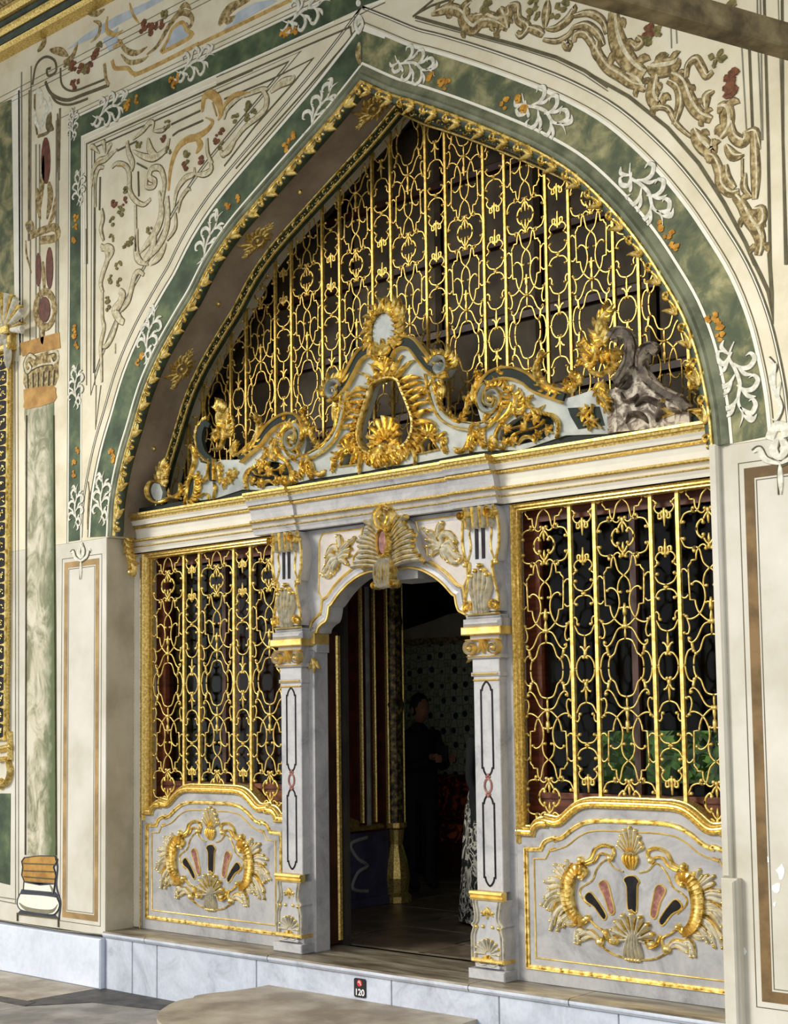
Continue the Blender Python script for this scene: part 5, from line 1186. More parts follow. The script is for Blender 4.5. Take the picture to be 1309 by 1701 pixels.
# console above the capital
ct = z_top-.008; H = ct-z_con0
W = cr([(.118, z_con0+.02), (.125, z_con0+.10), (.10, z_con0+.2), (.085, z_con0+.33*H/.7), (.11, z_con0+.5*H), (.135, z_con0+.62*H), (.14, z_con0+.78*H), (.125, ct-.06), (.10, ct)], 4)
mb = MB(); plate(mb, W+[(-x, z) for x, z in reversed(W)], YP-.03, 0); PIL.append(('console_body', mb, M['marble']))
gd = MB(); iv = MB()
for sx in (-1, 1):
    sweep(gd, [(sx*x, z) for x, z in W], rprof(.016, .02), YP-.028); zmid = z_con0+.47*H
    sweep(gd, cr([(sx*.105, zmid+.01), (sx*.075, zmid+.1), (sx*.085, zmid+.2), (sx*.06, zmid+.27)], 4), rprof(.011, .012), YP-.03)
    sweep(gd, [(sx*x, z) for x, z in spiral(.095, z_con0+.055, .04, .008, -PI*.3, 1.4)], rprof(.014, .03), YP-.03)
    ball(gd, sx*.118, zmid, .018, YP-.03, .03)
nr = 4
for k in range(nr):
    x = -.085+.17*k/(nr-1); P = cr([(x, ct-.005), (x, ct-.05), (x+.004, ct-.11), (x, ct-.135)], 3); sweep(iv, P, rprof(.040, .055), YP-.03, False, lambda t: 1-.15*t); sweep(gd, P, rprof(.024, .064), YP-.03, False, lambda t: 1-.2*t)
sweep(gd, spiral(.105, ct-.05, .040, .008, PI*.6, 1.5), rprof(.013, .07), YP-.03); sweep(gd, spiral(-.105, ct-.05, .040, .008, PI*.4, -1.5), rprof(.013, .07), YP-.03)
for k in range(-2, 3):
    P = cr([(k*.02, z_con0+.01), (k*.022, z_con0+.10), (k*.034, z_con0+.20-.012*abs(k)), (k*.03, z_con0+.36*H+.06-.03*abs(k))], 4)
    sweep(iv, P, rprof(.036, .04), YP-.03, False, lambda t: .55+.5*math.sin(PI*min(1, t*.8+.1))); sweep(gd, offset(P, .014), rprof(.007, .034), YP-.03, False, TAPB); ball(gd, P[-1][0], P[-1][1], .018, YP-.03, .055, 6)
stroke(gd, [(-.12, z_con0+.006), (.12, z_con0+.006)], .016, .05, YP-.01)
PIL.append(('console_leaf', iv, M['cream_gilt'])); PIL.append(('console_gilding', gd, M['gold']))
mb = MB()
for x in (-.03, .02): plate(mb, [(x-.012, zmid+.03), (x+.012, zmid+.03), (x+.014, zmid+.24), (x, zmid+.255), (x-.014, zmid+.24)], YP-.033, YP-.02)
PIL.append(('black_flute', mb, M['black_inlay']))
PILM = []
for nm, mb, mt in [(a, q_, c) for a, b, c in PIL for q_ in b.split()]:
    m = mb.mesh(nm); m.materials.append(mt); PILM.append((nm, m))
    if nm not in ('plinth', 'shaft', 'bulb_base', 'capital_block', 'gilt_band', 'console_body', 'black_flute'):
        for p in m.polygons: p.use_smooth = True
        m.set_sharp_from_angle(angle=math.radians(55))
for xc, lb in ((-.893, 'slender marble pilaster with gilt capital at the left door jamb'), (PC, 'slender marble pilaster with gilt capital at the right door jamb')):
    t_ = thing('marble_pilaster', lb, 'pilaster', 'marble pilasters flanking the door'); t_.location = (xc, 0, 0)
    own = {}; sub = {'base_outline': 'bulb_base', 'shell': 'bulb_base', 'shell_gilding': 'bulb_base', 'black_inlay': 'shaft', 'inlaid_medallion': 'shaft', 'volute': 'capital_block', 'capital_gilding': 'capital_block', 'console_leaf': 'console_body', 'console_gilding': 'console_body', 'black_flute': 'console_body'}
    for nm, m in PILM:
        o = link(nm, m, own.get(sub.get(nm), t_)); own.setdefault(nm, o)
# ================================================================== carved rococo cresting
YC = -.06
cre = thing('carved_cresting', 'rococo carved cresting in grey and gilt on top of the entablature', 'carving')
main = pxs([(645,775),(614,782),(552,791),(517,796),(486,804),(455,815),(403,813),(358,828),(358,768),(368,764),(384,764),(406,763),(430,744),(446,722),(458,706),(472,698),(487,694),(499,700),(506,715),(509,735),(506,750),(503,760),(515,762),(530,753),(546,741),(562,722),(569,686),(570,668),(552,664),(545,655),(556,648),(574,632),(590,603),(607,580),(622,573),(634,580),(639,594),(641,580),(632,560),(631,540),(640,528),(646,526)], YC)
main = [(min(p[0], 0.0), p[1]) for p in main]; main[0] = (0, main[0][1]); main[-1] = (0, main[-1][1])
MAIN = main+[(-x, z) for x, z in reversed(main[1:-1])]
kz = lambda y: K3([(640, y)], YC)[0][1]
OPL = cr([(-x, kz(y)) for x, y in ((0, 757), (.07, 766), (.122, 806), (.148, 890), (.188, 1000), (.232, 1150), (.236, 1265), (.195, 1365), (.105, 1425), (0, 1440))], 4)
HOLE = OPL+[(-x, z) for x, z in reversed(OPL[1:-1])]
tri_ = K3([(190,1555),(240,1450),(285,1425),(330,1450),(385,1530)], YC); hole2 = K2([(150,1150),(260,1080),(420,1100),(520,1150),(540,1240),(470,1330),(380,1350),(200,1370),(110,1330),(100,1220)], YC); hole3 = K1([(905,770),(1080,740),(1085,880),(900,900)], YC)
holes = [HOLE]
for h_ in (tri_, hole2): holes += [h_, mir(h_, 0)]
mb = MB(); plate(mb, MAIN, YC, YC+.06, holes); mb.build('carved_body', M['crest_grey'], cre)
endL = pxs([(358,828),(333,831),(307,834),(312,800),(323,772),(327,752),(333,768),(345,771),(352,772),(358,768)], YC)
mb = MB(); plate(mb, endL, YC, YC+.06); mb.build('end_body', M['crest_grey'], cre)
mb = MB(); plate(mb, mir(endL, 0), YC, YC+.06); wend = mb.build('end_body', M['weathered'], cre, label='weathered end with bare stripped carving')
GOLDC = MB(); DARK = MB(); GREY = MB(); GC = []          # gilt, slate and grey carving
def g2(P, w, h=.035, wf=None, mbx=None, n=5, y=YC-.002):
    P = cr(P, n)
    for Q in (P, mir(P, 0)): stroke(mbx or GOLDC, Q, w, h, y, wf)
def ac2(P, W, h=.045, n=5, y=YC-.002, mbx=None):
    P = cr(P, 5)
    for Q in (P, mir(P, 0)): acanthus(mbx or GOLDC, Q, W, h, y, n)
def fr2(P, n, L_, w, h=.035, side=1, lean=.4, curl=.6, lf=None, mbx=None, y=YC-.002):
    P = cr(P, 5); random.seed(n); frill(mbx or GOLDC, P, n, L_, w, h, y, side, lean, curl, lf); random.seed(n); frill(mbx or GOLDC, mir(P, 0), n, L_, w, h, y, -side, lean, curl, lf)
def band2(P, w, n=5, e=.020):
    P = cr(P, n)
    for Q in (P, mir(P, 0)):
        sweep(DARK, Q, [(-w/2, 0), (-w/2, .022), (w/2, .022), (w/2, 0)], YC)
        for s in (-1, 1): sweep(GOLDC, offset(Q, s*(w/2+e*.5)), rprof(e, .044), YC)
LASTP = {}
def part2(name, mat, src, under=None):
    o = src.build(name, mat, LASTP.get(under, cre), True); LASTP[name] = o; return o
# S-shaped slate bands of the flanks and of the crown
band2(K2([(10,1060),(120,965),(230,865),(300,765),(400,672),(500,628),(590,632),(645,700),(655,790),(625,880)], YC), .045)
band2(K3([(185,885),(250,800),(310,690),(375,570),(450,510),(535,510),(580,570)], YC), .050)
part2('slate_band', M['crest_dark'], DARK)
part2('band_edging', M['gold_flat'], GOLDC, 'slate_band'); GOLDC = MB()
# flank curve around the centre
F = K2([(1175,330),(1155,500),(1110,700),(1040,860),(930,975),(800,1055),(690,1100),(590,1080),(520,1000),(480,900)], YC)
g2(F, .016); g2(offset(cr(F, 4), -.05), .012, .03); g2(offset(cr(F, 4), -.025), .035, .02, None, GREY)
part2('flank_scroll', M['gold'], GOLDC); GOLDC = MB()
# volutes
for cxy, r0, tr, a0 in (((580,840), .095, -1.9, 1.2),):
    c = K2([cxy], YC)[0]
    for sx in (1, -1):
        P = [(sx*x, z) for x, z in spiral(c[0], c[1], r0, .012, a0, tr, 18)]; sweep(GREY, P, rprof(.034, .05), YC, False, lambda t: 1-.5*t); sweep(GOLDC, [(sx*x, z) for x, z in spiral(c[0], c[1], r0+.018, .018, a0, tr, 18)], rprof(.010, .046), YC); ball(GOLDC, sx*c[0], c[1], .02, YC, .06, 8)
g2(K2([(600,1040),(570,1030),(580,1060),(640,1040),(640,980),(590,960)], YC), .02)
fr2(K2([(520,930),(480,870),(470,800),(520,740),(600,720)], YC), 9, .07, .03, .045, 1, .3)
c = K3([(150,870)], YC)[0]
for sx in (1, -1):
    sweep(GREY, [(sx*x, z) for x, z in spiral(c[0], c[1], .075, .012, .3, 1.3, 18)], rprof(.03, .05), YC); sweep(GOLDC, [(sx*x, z) for x, z in spiral(c[0], c[1], .09, .02, .3, 1.3, 18)], rprof(.009, .046), YC)
fr2(K3([(60,930),(85,850),(130,800),(200,790),(245,800)], YC), 9, .085, .032, .04, 1, .2, .4)
g2(K3([(95,965),(170,940),(240,890)], YC), .03); fr2(K3([(150,970),(190,985),(230,940)], YC), 5, .12, .03, .03, -1, .2, .3)
part2('volute', M['crest_grey'], GREY); GREY = MB(); part2('volute_gilding', M['gold'], GOLDC, 'volute'); GOLDC = MB()
# acanthus leaves along the flanks
ac2(K2([(20,1030),(130,945),(200,820),(215,700),(175,610),(100,600)], YC), .085, .05, 8); g2(K2([(20,1030),(90,960),(150,870),(150,780)], YC), .022, .04, TAP); g2(K2([(10,1000),(70,950),(95,880)], YC), .022, .04, TAP)
ac2(K2([(870,945),(805,860),(785,760),(825,715),(835,750)], YC), .055, .045, 4); ac2(K2([(1020,480),(1060,600),(1045,720),(1000,800)], YC), .06, .04, 5); ac2(K2([(850,970),(930,900),(985,760)], YC), .05, .03, 4)
ac2(K2([(720,830),(740,740),(700,640),(680,540)], YC), .07, .05, 5); ac2(K2([(660,560),(700,540),(730,500)], YC), .05, .05, 3); ac2(K2([(520,610),(480,600)], YC), .06, .05, 2)
ac2(K2([(390,1090),(360,960),(385,820)], YC), .09, .05, 5); ac2(K2([(470,830),(440,760)], YC), .05, .04, 3)
ac2(K2([(690,1060),(680,1180),(645,1300)], YC), .06, .045, 5); ac2(K2([(735,1060),(745,1180),(800,1290)], YC), .06, .045, 5); ac2(K2([(560,1190),(590,1260),(600,1340)], YC), .06, .045, 4); g2(K2([(690,1050),(740,1030),(760,1090),(740,1140)], YC), .026, .05)
g2(K2([(780,1100),(800,1180),(840,1240),(900,1240),(905,1200)], YC), .022); fr2(K2([(790,1230),(850,1260),(910,1240)], YC), 4, .05, .025, .03, 1, .3)
g2(K2([(250,930),(290,960),(270,1040),(210,1090),(160,1060)], YC), .028, .04, TAPB); fr2(K2([(250,950),(270,1030),(210,1080)], YC), 4, .06, .03, .04, 1, .5)
g2(K2([(385,960),(430,1040),(510,1100),(560,1200),(555,1300),(490,1350)], YC), .024); g2(K2([(410,940),(450,1020),(530,1080)], YC), .016)
part2('acanthus_leaf', M['gold'], GOLDC); GOLDC = MB()
# pierced foliage
g2(K2([(180,1130),(100,1190),(60,1290),(80,1390)], YC), .032, .04, TAPB); fr2(K2([(170,1120),(90,1190),(50,1300),(60,1380)], YC), 7, .04, .025, .035, 1, .6)
g2(K2([(240,1395),(270,1325),(330,1305),(385,1355)], YC), .028, .04, TAPB); g2(K2([(160,1200),(200,1240),(290,1240),(340,1190),(420,1180),(500,1120)], YC), .013); g2(K2([(230,1180),(240,1130),(290,1120)], YC), .013); g2(K2([(300,1240),(400,1250),(450,1330)], YC), .013)
for x, y in ((140,1300),(330,1200),(230,1170),(460,1170),(300,1130),(220,1320),(410,1300),(480,1290)):
    c = K2([(x, y)], YC)[0]
    for sx in (1, -1):
        for k in range(5): lobe(GOLDC, (sx*c[0], c[1]), k*1.257+.4, .04, .024, .04, YC-.002, .5)
        ball(GOLDC, sx*c[0], c[1], .013, YC, .05)
part2('pierced_foliage', M['gold'], GOLDC); GOLDC = MB()
mb = MB()
for sx in (1, -1):
    mb2 = [(sx*p[0], p[1]) for p in hole2]; plate(mb, [(p[0], p[1]) for p in mb2], YC+.05, YC+.06)
mb.build('pierced_ground', M['crest_dark'], cre)
# centre frame: gilt rim with flame leaves, shell below, triangles beside
rim = HOLE
sweep(GOLDC, rim, [(-.008, 0), (-.008, .04), (.006, .045), (.016, .03), (.020, 0)], YC-.002, True)
Rl = offset(OPL, -.015) ; Rl = [p for p in OPL]
for seed_, off_, n_, L_, w_, h_, ln in ((5, .012, 17, .15, .030, .045, .1), (9, .012, 16, .10, .026, .062, -.25), (12, .010, 22, .045, .020, .072, .3)):
    lf_ = lambda s: (.7+.5*math.sin(PI*s)**.5) if s < .78 else .55
    random.seed(seed_); frill(GOLDC, offset(OPL, -off_), n_, L_, w_, h_, YC-.004, -1, ln, .55, lf_); random.seed(seed_); frill(GOLDC, offset(mir(OPL, 0), off_), n_, L_, w_, h_, YC-.004, 1, ln, .55, lf_)
part2('frame_flame', M['gold'], GOLDC); GOLDC = MB()
zs_ = K3([(615,1345)], YC)[0][1]
fan(GOLDC, (0, zs_), PI*1.0, 0, 9, .03, .15, .040, .06, YC-.01, lambda t: .85+.3*math.sin(PI*t)); fan(GOLDC, (0, zs_), PI*.95, PI*.05, 7, .02, .09, .03, .075, YC-.01)
for sx in (1, -1):
    acanthus(GOLDC, cr([(sx*.02, zs_-.02), (sx*.10, zs_-.05), (sx*.17, zs_-.125)], 4), .09, .05, YC-.01, 5); acanthus(GOLDC, cr([(sx*.02, zs_-.03), (sx*.07, zs_-.1), (sx*.10, zs_-.16)], 4), .07, .05, YC-.01, 4)
acanthus(GOLDC, [(0, zs_), (0, zs_-.08), (0, zs_-.17)], .06, .06, YC-.01, 4); ball(GOLDC, 0, zs_-.03, .03, YC-.03, .06, 10); ball(GOLDC, 0, zs_-.225, .026, YC-.002, .04, 8); ball(GOLDC, 0, zs_-.19, .014, YC-.002, .03)
part2('bottom_shell', M['gold'], GOLDC); GOLDC = MB()
for h_ in (tri_, mir(tri_, 0)): sweep(GOLDC, h_, rprof(.012, .02), YC-.001, True)
ct_ = K3([(265,1450)], YC)[0]
for sx in (1, -1): fan(GOLDC, (sx*ct_[0], ct_[1]+.02), PI*.95+.6, PI*.05-.6, 9, .01, .085, .022, .04, YC-.004)
ac2(K3([(120,1470),(150,1520),(120,1620)], YC), .05, .04, 5); g2(K3([(190,1440),(240,1400),(300,1390),(350,1420),(450,1500)], YC), .014); g2(K3([(130,1430),(190,1460)], YC), .02)
part2('triangle_shell', M['gold'], GOLDC); GOLDC = MB()
mb = MB(); oc = K3([(632,330)], YC)[0]; oval = [(.095*math.cos(2*PI*i/20), oc[1]+.115*math.sin(2*PI*i/20)) for i in range(20)]
plate(mb, oval, YC-.03, YC+.05); LASTP['crown_shield'] = mb.build('crown_shield', M['crest_grey'], cre)
random.seed(2); rr_ = cr([(.10*math.cos(a), oc[1]+.12*math.sin(a)) for a in [-.9+k*(PI+1.8)/10 for k in range(11)]], 4)
frill(GOLDC, rr_, 17, .10, .045, .05, YC-.01, -1, .25, .5, lambda s: .8+.55*math.sin(PI*s)); frill(GOLDC, rr_, 16, .07, .034, .065, YC-.01, -1, -.3, -.4, lambda s: .8+.5*math.sin(PI*s))
for k in (-1, 0, 1): lobe(GOLDC, (k*.02, oc[1]-.17), PI/2-k*.55, .12, .045, .055, YC-.03, k*.3)
ball(GOLDC, 0, oc[1]-.19, .02, YC-.03, .05, 8); fan(GOLDC, (0, oc[1]-.26), PI*.8, PI*.2, 7, .0, .09, .03, .05, YC-.02)
part2('crown_flame', M['gold'], GOLDC, 'crown_shield'); GOLDC = MB()
# the two ends: gilt on the left, stripped on the right
def end_piece(sx, gm, dm, gym, strip):
    lm = M['weathered_dark'] if strip else gm; lg = MB()
    R = lambda P: [(sx*x, z) for x, z in P]
    gd, dk, gy = MB(), MB(), MB(); k1 = lambda P: R(cr(K1(P, YC), 5))
    sweep(dk, k1([(750,300),(705,275),(668,360),(665,480),(705,590),(775,650)]), fprof(.055, .03), YC, False, lambda t: .6+.5*math.sin(PI*t))
    sweep(dk, k1([(783,630),(788,760),(785,870)]), fprof(.035, .03), YC)
    for P, w in (([(640,300),(620,420),(650,560),(720,650),(780,690)], .02), ([(830,300),(890,320),(900,420),(865,520),(790,545)], .022), ([(760,640),(765,860)], .010), ([(805,640),(810,860)], .010), ([(745,700),(745,800),(690,870),(640,880)], .02)): stroke(gd, k1(P), w, .045, YC)
    random.seed(4); frill(lg, k1([(720,640),(650,560),(620,430),(640,310),(700,250)]), 12, .05, .028, .035, YC, sx*1, .5, .5)
    c = R(K1([(815,390)], YC))[0]
    for k in range(7): lobe(lg, c, k*.9, .06, .03, .05, YC, .5)
    ball(gd, c[0], c[1], .02, YC, .06)
    acanthus(lg, k1([(830,300),(870,200),(850,110),(790,60)]), .13, .05, YC, 7); acanthus(lg, k1([(920,420),(955,310),(955,190)]), .09, .045, YC, 5)
    acanthus(lg, k1([(990,620),(1000,530),(1050,450)]), .07, .045, YC, 4); acanthus(lg, k1([(850,670),(860,800),(840,910)]), .05, .04, YC, 5); acanthus(lg, k1([(900,830),(905,900),(880,960)]), .04, .04, YC, 3)
    sweep(gd, k1([(500,900),(560,770),(600,660),(590,560),(555,500),(525,535)]), rprof(.035, .045), YC, False, TAPB)
    ec = R(K1([(570,950)], YC))[0]; el = [(ec[0]+.045*math.cos(2*PI*i/16)+sx*.02*math.sin(2*PI*i/16), ec[1]+.09*math.sin(2*PI*i/16)) for i in range(16)]
    plate(dk, el, YC-.015, YC+.02); sweep(gd, el, rprof(.022, .04), YC, True); random.seed(6); frill(lg, el+[el[0]], 18, .06, .028, .04, YC, -1, .3, .5)
    stroke(gd, k1([(640,1040),(680,1000),(730,1010),(740,1060)]), .016, .03, YC); stroke(gd, k1([(770,880),(800,900),(810,950),(790,1040),(765,1060)]), .018, .035, YC, TAPB)
    for x, y in ((950,800),(1000,790),(960,850)):
        f_ = R(K1([(x, y)], YC))[0]
        for k in range(5): lobe(lg, f_, k*1.257, .045, .026, .035, YC, .5)
    pr_ = thing_part = None
    gd.build('end_carving', gm, cre, True); lg.build('end_leaf', lm, cre, True); dk.build('end_slate', dm, cre, True)
end_piece(1, M['gold'], M['crest_dark'], M['crest_grey'], False)
mb = MB(); plate(mb, K5([(640,905),(650,620),(700,560),(770,420),(800,440),(850,570),(960,670),(1060,720),(1135,770),(1140,850),(900,885)], YC), YC-.012, YC+.05); mb.build('stripped_body', M['weathered'], cre)
gd = MB(); dk = MB(); k5 = lambda P: cr(K5(P, YC), 5)
for P, w in (([(940,380),(900,350),(860,370),(840,430),(850,510),(910,590),(1000,660),(1090,700),(1135,760)], .055), ([(640,300),(680,255),(740,270),(770,350),(760,440),(710,540),(660,590)], .06)):
    sweep(dk, k5(P), fprof(w, .04), YC-.012, False, lambda t: .7+.4*math.sin(PI*t))
    for s_ in (-1, 1): sweep(gd, offset(k5(P), s_*w*.42), rprof(.018, .058), YC-.012)
for P, w in (([(690,640),(720,700),(780,690),(800,650)], .03), ([(780,740),(850,690),(930,720),(990,800)], .04), ([(720,850),(760,790),(830,800),(870,850)], .04), ([(940,690),(960,760),(920,840)], .05), ([(1000,740),(1060,770),(1130,760)], .03), ([(650,660),(660,780)], .025), ([(760,530),(740,600),(700,620)], .03)): sweep(dk, k5(P), rprof(w, .04), YC-.012, False, TAPB)
gd.build('stripped_scroll', M['weathered'], cre, True); dk.build('stripped_scroll', M['weathered_dark'], cre, True)
# gilt sprays on the near flank of the stripped end
gd = MB(); k5 = lambda P: cr(K5(P, YC), 5)
acanthus(gd, k5([(610,350),(560,240),(600,140),(655,65)]), .12, .05, YC-.03, 7); acanthus(gd, k5([(560,440),(480,380),(430,290)]), .10, .05, YC-.03, 5); acanthus(gd, k5([(540,470),(470,440),(400,460)]), .08, .05, YC-.03, 4)
for P, w in (([(490,480),(520,520),(580,530),(640,490)], .035), ([(600,450),(640,400),(690,400)], .03)): stroke(gd, k5(P), w, .05, YC-.03, TAPB)
for q in ((670,400), (600,410), (650,480)):
    c = K5([q], YC)[0]
    for k in range(6): lobe(gd, c, k*1.05, .05, .03, .06, YC-.03, .5)
acanthus(gd, k5([(580,560),(560,650),(600,720),(610,790)]), .09, .05, YC-.01, 6); acanthus(gd, k5([(430,600),(390,540),(340,520)]), .07, .05, YC-.01, 4); acanthus(gd, k5([(400,620),(340,600),(310,560)]), .07, .05, YC-.01, 4)
for q in ((445,780), (490,840)):
    c = K5([q], YC)[0]
    for k in range(6): lobe(gd, c, k*1.05, .055, .03, .04, YC-.004, .5)
stroke(gd, k5([(500,720),(500,800),(560,880)]), .014, .03, YC)
gd.build('gilt_spray', M['gold'], cre, True)
mb = MB(); plate(mb, K5([(330,745),(540,735),(575,860),(400,885),(350,800)], YC), YC-.002, YC+.004); mb.build('dark_recess', M['crest_dark'], cre)
# outermost little scrolls of both ends
for sx in (1, -1):
    gd = MB(); gy = MB(); R = lambda P: [(sx*x, z) for x, z in P]; k1 = lambda P: R(cr(K1(P, YC), 5))
    sweep(gd, k1([(230,890),(140,870),(100,960),(130,1060),(220,1095),(330,1060)]), rprof(.028, .04), YC, False, TAPB); plate(gy, k1([(220,900),(160,890),(130,960),(160,1050),(230,1060),(250,980)]), YC, YC+.04)
    acanthus(gd, k1([(260,880),(235,780),(310,660)]), .11, .045, YC, 6); acanthus(gd, k1([(290,930),(280,840),(330,700)]), .07, .045, YC, 5)
    sweep(gd, k1([(315,940),(330,1020),(400,1030),(455,970),(440,900),(420,930)]), rprof(.03, .045), YC, False, TAPB); sweep(gd, k1([(230,1080),(340,1040),(450,1050)]), rprof(.02, .03), YC)
    gd.build('end_scroll', M['gold'], cre, True); gy.build('end_scroll_field', M['crest_grey'], cre)

# ================================================================== other gilded things of the porch
co = thing('trim_5', 'x', 'x'); del co['category']; struct(co, 'gilded ceiling cornice at the top of the wall')
for z0, z1, d, mt in ((7.14, 7.175, .14, 'gold_old'), (7.175, 7.215, .17, 'green_mould'), (7.215, 7.27, .21, 'gold_old'), (7.27, 7.31, .22, 'green_mould'), (7.31, 7.38, .28, 'gold_old'), (7.38, 7.43, .30, 'taupe'), (7.43, 7.52, .36, 'gold_old'), (7.52, 7.62, .40, 'green_mould')):
    mb = MB(); h = z1-z0; sweep(mb, [(-6.5, (z0+z1)/2), (5.5, (z0+z1)/2)], [(-h/2, -.01), (-h/2, d-.03), (-h*.1, d-.006), (h*.25, d), (h/2, d-.02), (h/2, -.01)], YF); mb.build('cornice_moulding', M[mt], co)
# tie beam across the top right
bA = Vector((at(985,-22,-2.4)[0], -2.4, at(985,-22,-2.4)[1]))
dd_ = r2*((5046-654.5)/FPX)+u2*(-(1140-PY)/FPX)+fw; dd_.z = 0; dd_.normalize()
side = Vector((dd_.y, -dd_.x, 0)); mb = MB()
p0 = bA-dd_*1.0; p1 = bA+dd_*8; v = []
for p in (p0, p1):
    for a, b in ((0, 0), (.105, 0), (.105, .11), (0, .11)): v.append(tuple(p+side*(a-.065)+Vector((0, 0, b-.045))))
mb.add(v, [(0, 1, 5, 4), (1, 2, 6, 5), (2, 3, 7, 6), (3, 0, 4, 7), (0, 3, 2, 1), (4, 5, 6, 7)])
beam = tag(mb.build('tie_beam', M['beam']), 'weathered olive wooden tie beam crossing the top right corner', 'beam')
m_ = beam.modifiers.new('bevel', 'BEVEL'); m_.width = .008
# gilt framed opening at the far left edge
lf = thing('gilt_window_frame', 'gilt window frame with black cartouches at the far left edge', 'frame')
fx = at(22, 620, YF)[0]; zt, zb = at(10, 588, YF)[1], at(10, 1230, YF)[1]
mb = MB(); bbox(mb, -4.6, fx+.0, YF-.035, YF+.0, zb, zt, .01); mb.build('frame_board', M['gold_old'], lf)
nb = 25
for k in range(nb):
    z = zb+.08+(zt-zb-.16)*k/(nb-1); mb = MB(); h = (zt-zb-.16)/(nb-1)*.40
    P = cr([(fx-.16, z-h), (fx-.05, z-h), (fx-.038, z), (fx-.05, z+h), (fx-.16, z+h)], 3, True); plate(mb, P, YF-.039, YF-.03); mb.build('black_cartouche', M['black_inlay'], lf)
    mb = MB(); random.seed(k)
    for j in range(4): ball(mb, fx-.095+random.uniform(-.03, .04), z+random.uniform(-.6, .6)*h, .008, YF-.039, .006)
    stroke(mb, cr([(fx-.12, z-.4*h), (fx-.09, z+.2*h), (fx-.06, z)], 3), .010, .006, YF-.039); mb.build('cartouche_gilding', M['gold'], lf)
mb = MB(); stroke(mb, [(fx-.012, zb), (fx-.012, zt)], .018, .02, YF-.035); mb.build('gilt_bead', M['gold'], lf)
mb = MB()
for z0, z1, d in ((zt, zt+.05, .06), (zt+.05, zt+.13, .04), (zt+.13, zt+.2, .08)): bbox(mb, -4.6, fx+.03+d*.4, YF-d-.03, YF, z0, z1, .01)
mb.build('head_moulding', M['gold_old'], lf)
iv = MB(); gd = MB(); h0 = at(20, 560, YF)
fan(iv, (h0[0]-.03, h0[1]+.05), PI*.9, -PI*.05, 7, .03, .30, .075, .05, YF-.06, None, None)
for P, w in (([(0,560),(12,545),(20,560),(14,575),(4,570)], .05), ([(20,560),(25,590),(22,615)], .06), ([(0,535),(10,525),(20,530)], .05)): stroke(iv, cr(pxs(P, YF), 4), w, .06, YF-.05, TAPB)
iv.build('crest_shell', M['white_flourish'], lf, True, 'white carved shell on top of the frame')
fan(gd, (h0[0]-.03, h0[1]+.05), PI*.8, 0, 6, .05, .31, .014, .06, YF-.06); gd.build('crest_gilding', M['gold'], lf, True)
gd = MB(); stroke(gd, cr(pxs([(0,1262),(14,1262),(20,1280),(14,1300),(2,1302),(0,1296)], YF), 4), .045, .05, YF); ball(gd, *at(3, 1302, YF), .05, YF, .05, 8); stroke(gd, pxs([(0,1245),(22,1240)], YF), .06, .04, YF); stroke(gd, pxs([(18,1215),(19,1262)], YF), .05, .04, YF)
gd.build('sill_scroll', M['gold_old'], lf, True)
# number plaque on the step
pq = thing('number_plaque', 'small black plaque with red roundel and white number 120 on the step riser', 'sign')
c = at(598.5, 1641, -.245); mb = MB(); w_, h_ = .048, .058
P = []
for cx_, cz_, a0 in ((w_-.012, h_-.012, 0), (-w_+.012, h_-.012, PI/2), (-w_+.012, -h_+.012, PI), (w_-.012, -h_+.012, 1.5*PI)):
    for k in range(4): P.append((c[0]+cx_+.012*math.cos(a0+k*PI/6), c[1]+cz_+.012*math.sin(a0+k*PI/6)))
plate(mb, P, -.251, -.243); mb.build('plate', M['sign_black'], pq)
mb = MB(); plate(mb, [(c[0]+.021*math.cos(2*PI*i/20), c[1]+.030+.021*math.sin(2*PI*i/20)) for i in range(20)], -.2525, -.25); mb.build('roundel', M['sign_red'], pq)
mb = MB()
for k in range(7): x, z = c[0]+random.uniform(-.012, .012), c[1]+.030+random.uniform(-.012, .012); box(mb, x-.003, x+.003, -.2535, -.252, z-.003, z+.003)
mb.build('roundel_mark', M['sign_white'], pq)
def text(s, x, z, size, y, mat, par):
    cu = bpy.data.curves.new('number', 'FONT'); cu.body = s; cu.size = size; cu.align_x = 'CENTER'; cu.align_y = 'CENTER'; cu.extrude = .0008; cu.offset = size*.018
    o = bpy.data.objects.new('number_text', cu); COL.objects.link(o); o.rotation_euler = (PI/2, 0, 0); o.location = (x, y, z)
    dg = bpy.context.evaluated_depsgraph_get(); me = bpy.data.meshes.new_from_object(o.evaluated_get(dg)); bpy.data.objects.remove(o)
    me.transform(Matrix.Translation((x, y, z)) @ Matrix.Rotation(PI/2, 4, 'X')); me.materials.clear(); me.materials.append(mat)
    return link('number', me, par)
text('120', c[0], c[1]-.028, .055, -.2518, M['sign_white'], pq)

# ================================================================== the room behind
rm = MB(); X0, X1, Y0_, Y1_, ZC = -4.3, 3.6, .32, 6.6, 5.9
wl = MB(); 
def wall_rect(mb, x0, x1, y0, y1, z0, z1): box(mb, x0, x1, y0, y1, z0, z1)
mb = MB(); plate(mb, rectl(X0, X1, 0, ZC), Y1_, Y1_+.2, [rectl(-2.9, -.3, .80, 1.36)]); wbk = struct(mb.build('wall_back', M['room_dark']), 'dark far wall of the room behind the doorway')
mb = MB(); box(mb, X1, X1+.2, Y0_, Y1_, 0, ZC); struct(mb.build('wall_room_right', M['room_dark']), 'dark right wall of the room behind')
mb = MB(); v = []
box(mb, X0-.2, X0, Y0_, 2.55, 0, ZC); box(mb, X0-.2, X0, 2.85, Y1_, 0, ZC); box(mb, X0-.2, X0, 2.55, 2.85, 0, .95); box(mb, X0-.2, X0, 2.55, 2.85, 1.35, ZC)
struct(mb.build('wall_room_left', M['room_dark']), 'dark left wall of the room behind')
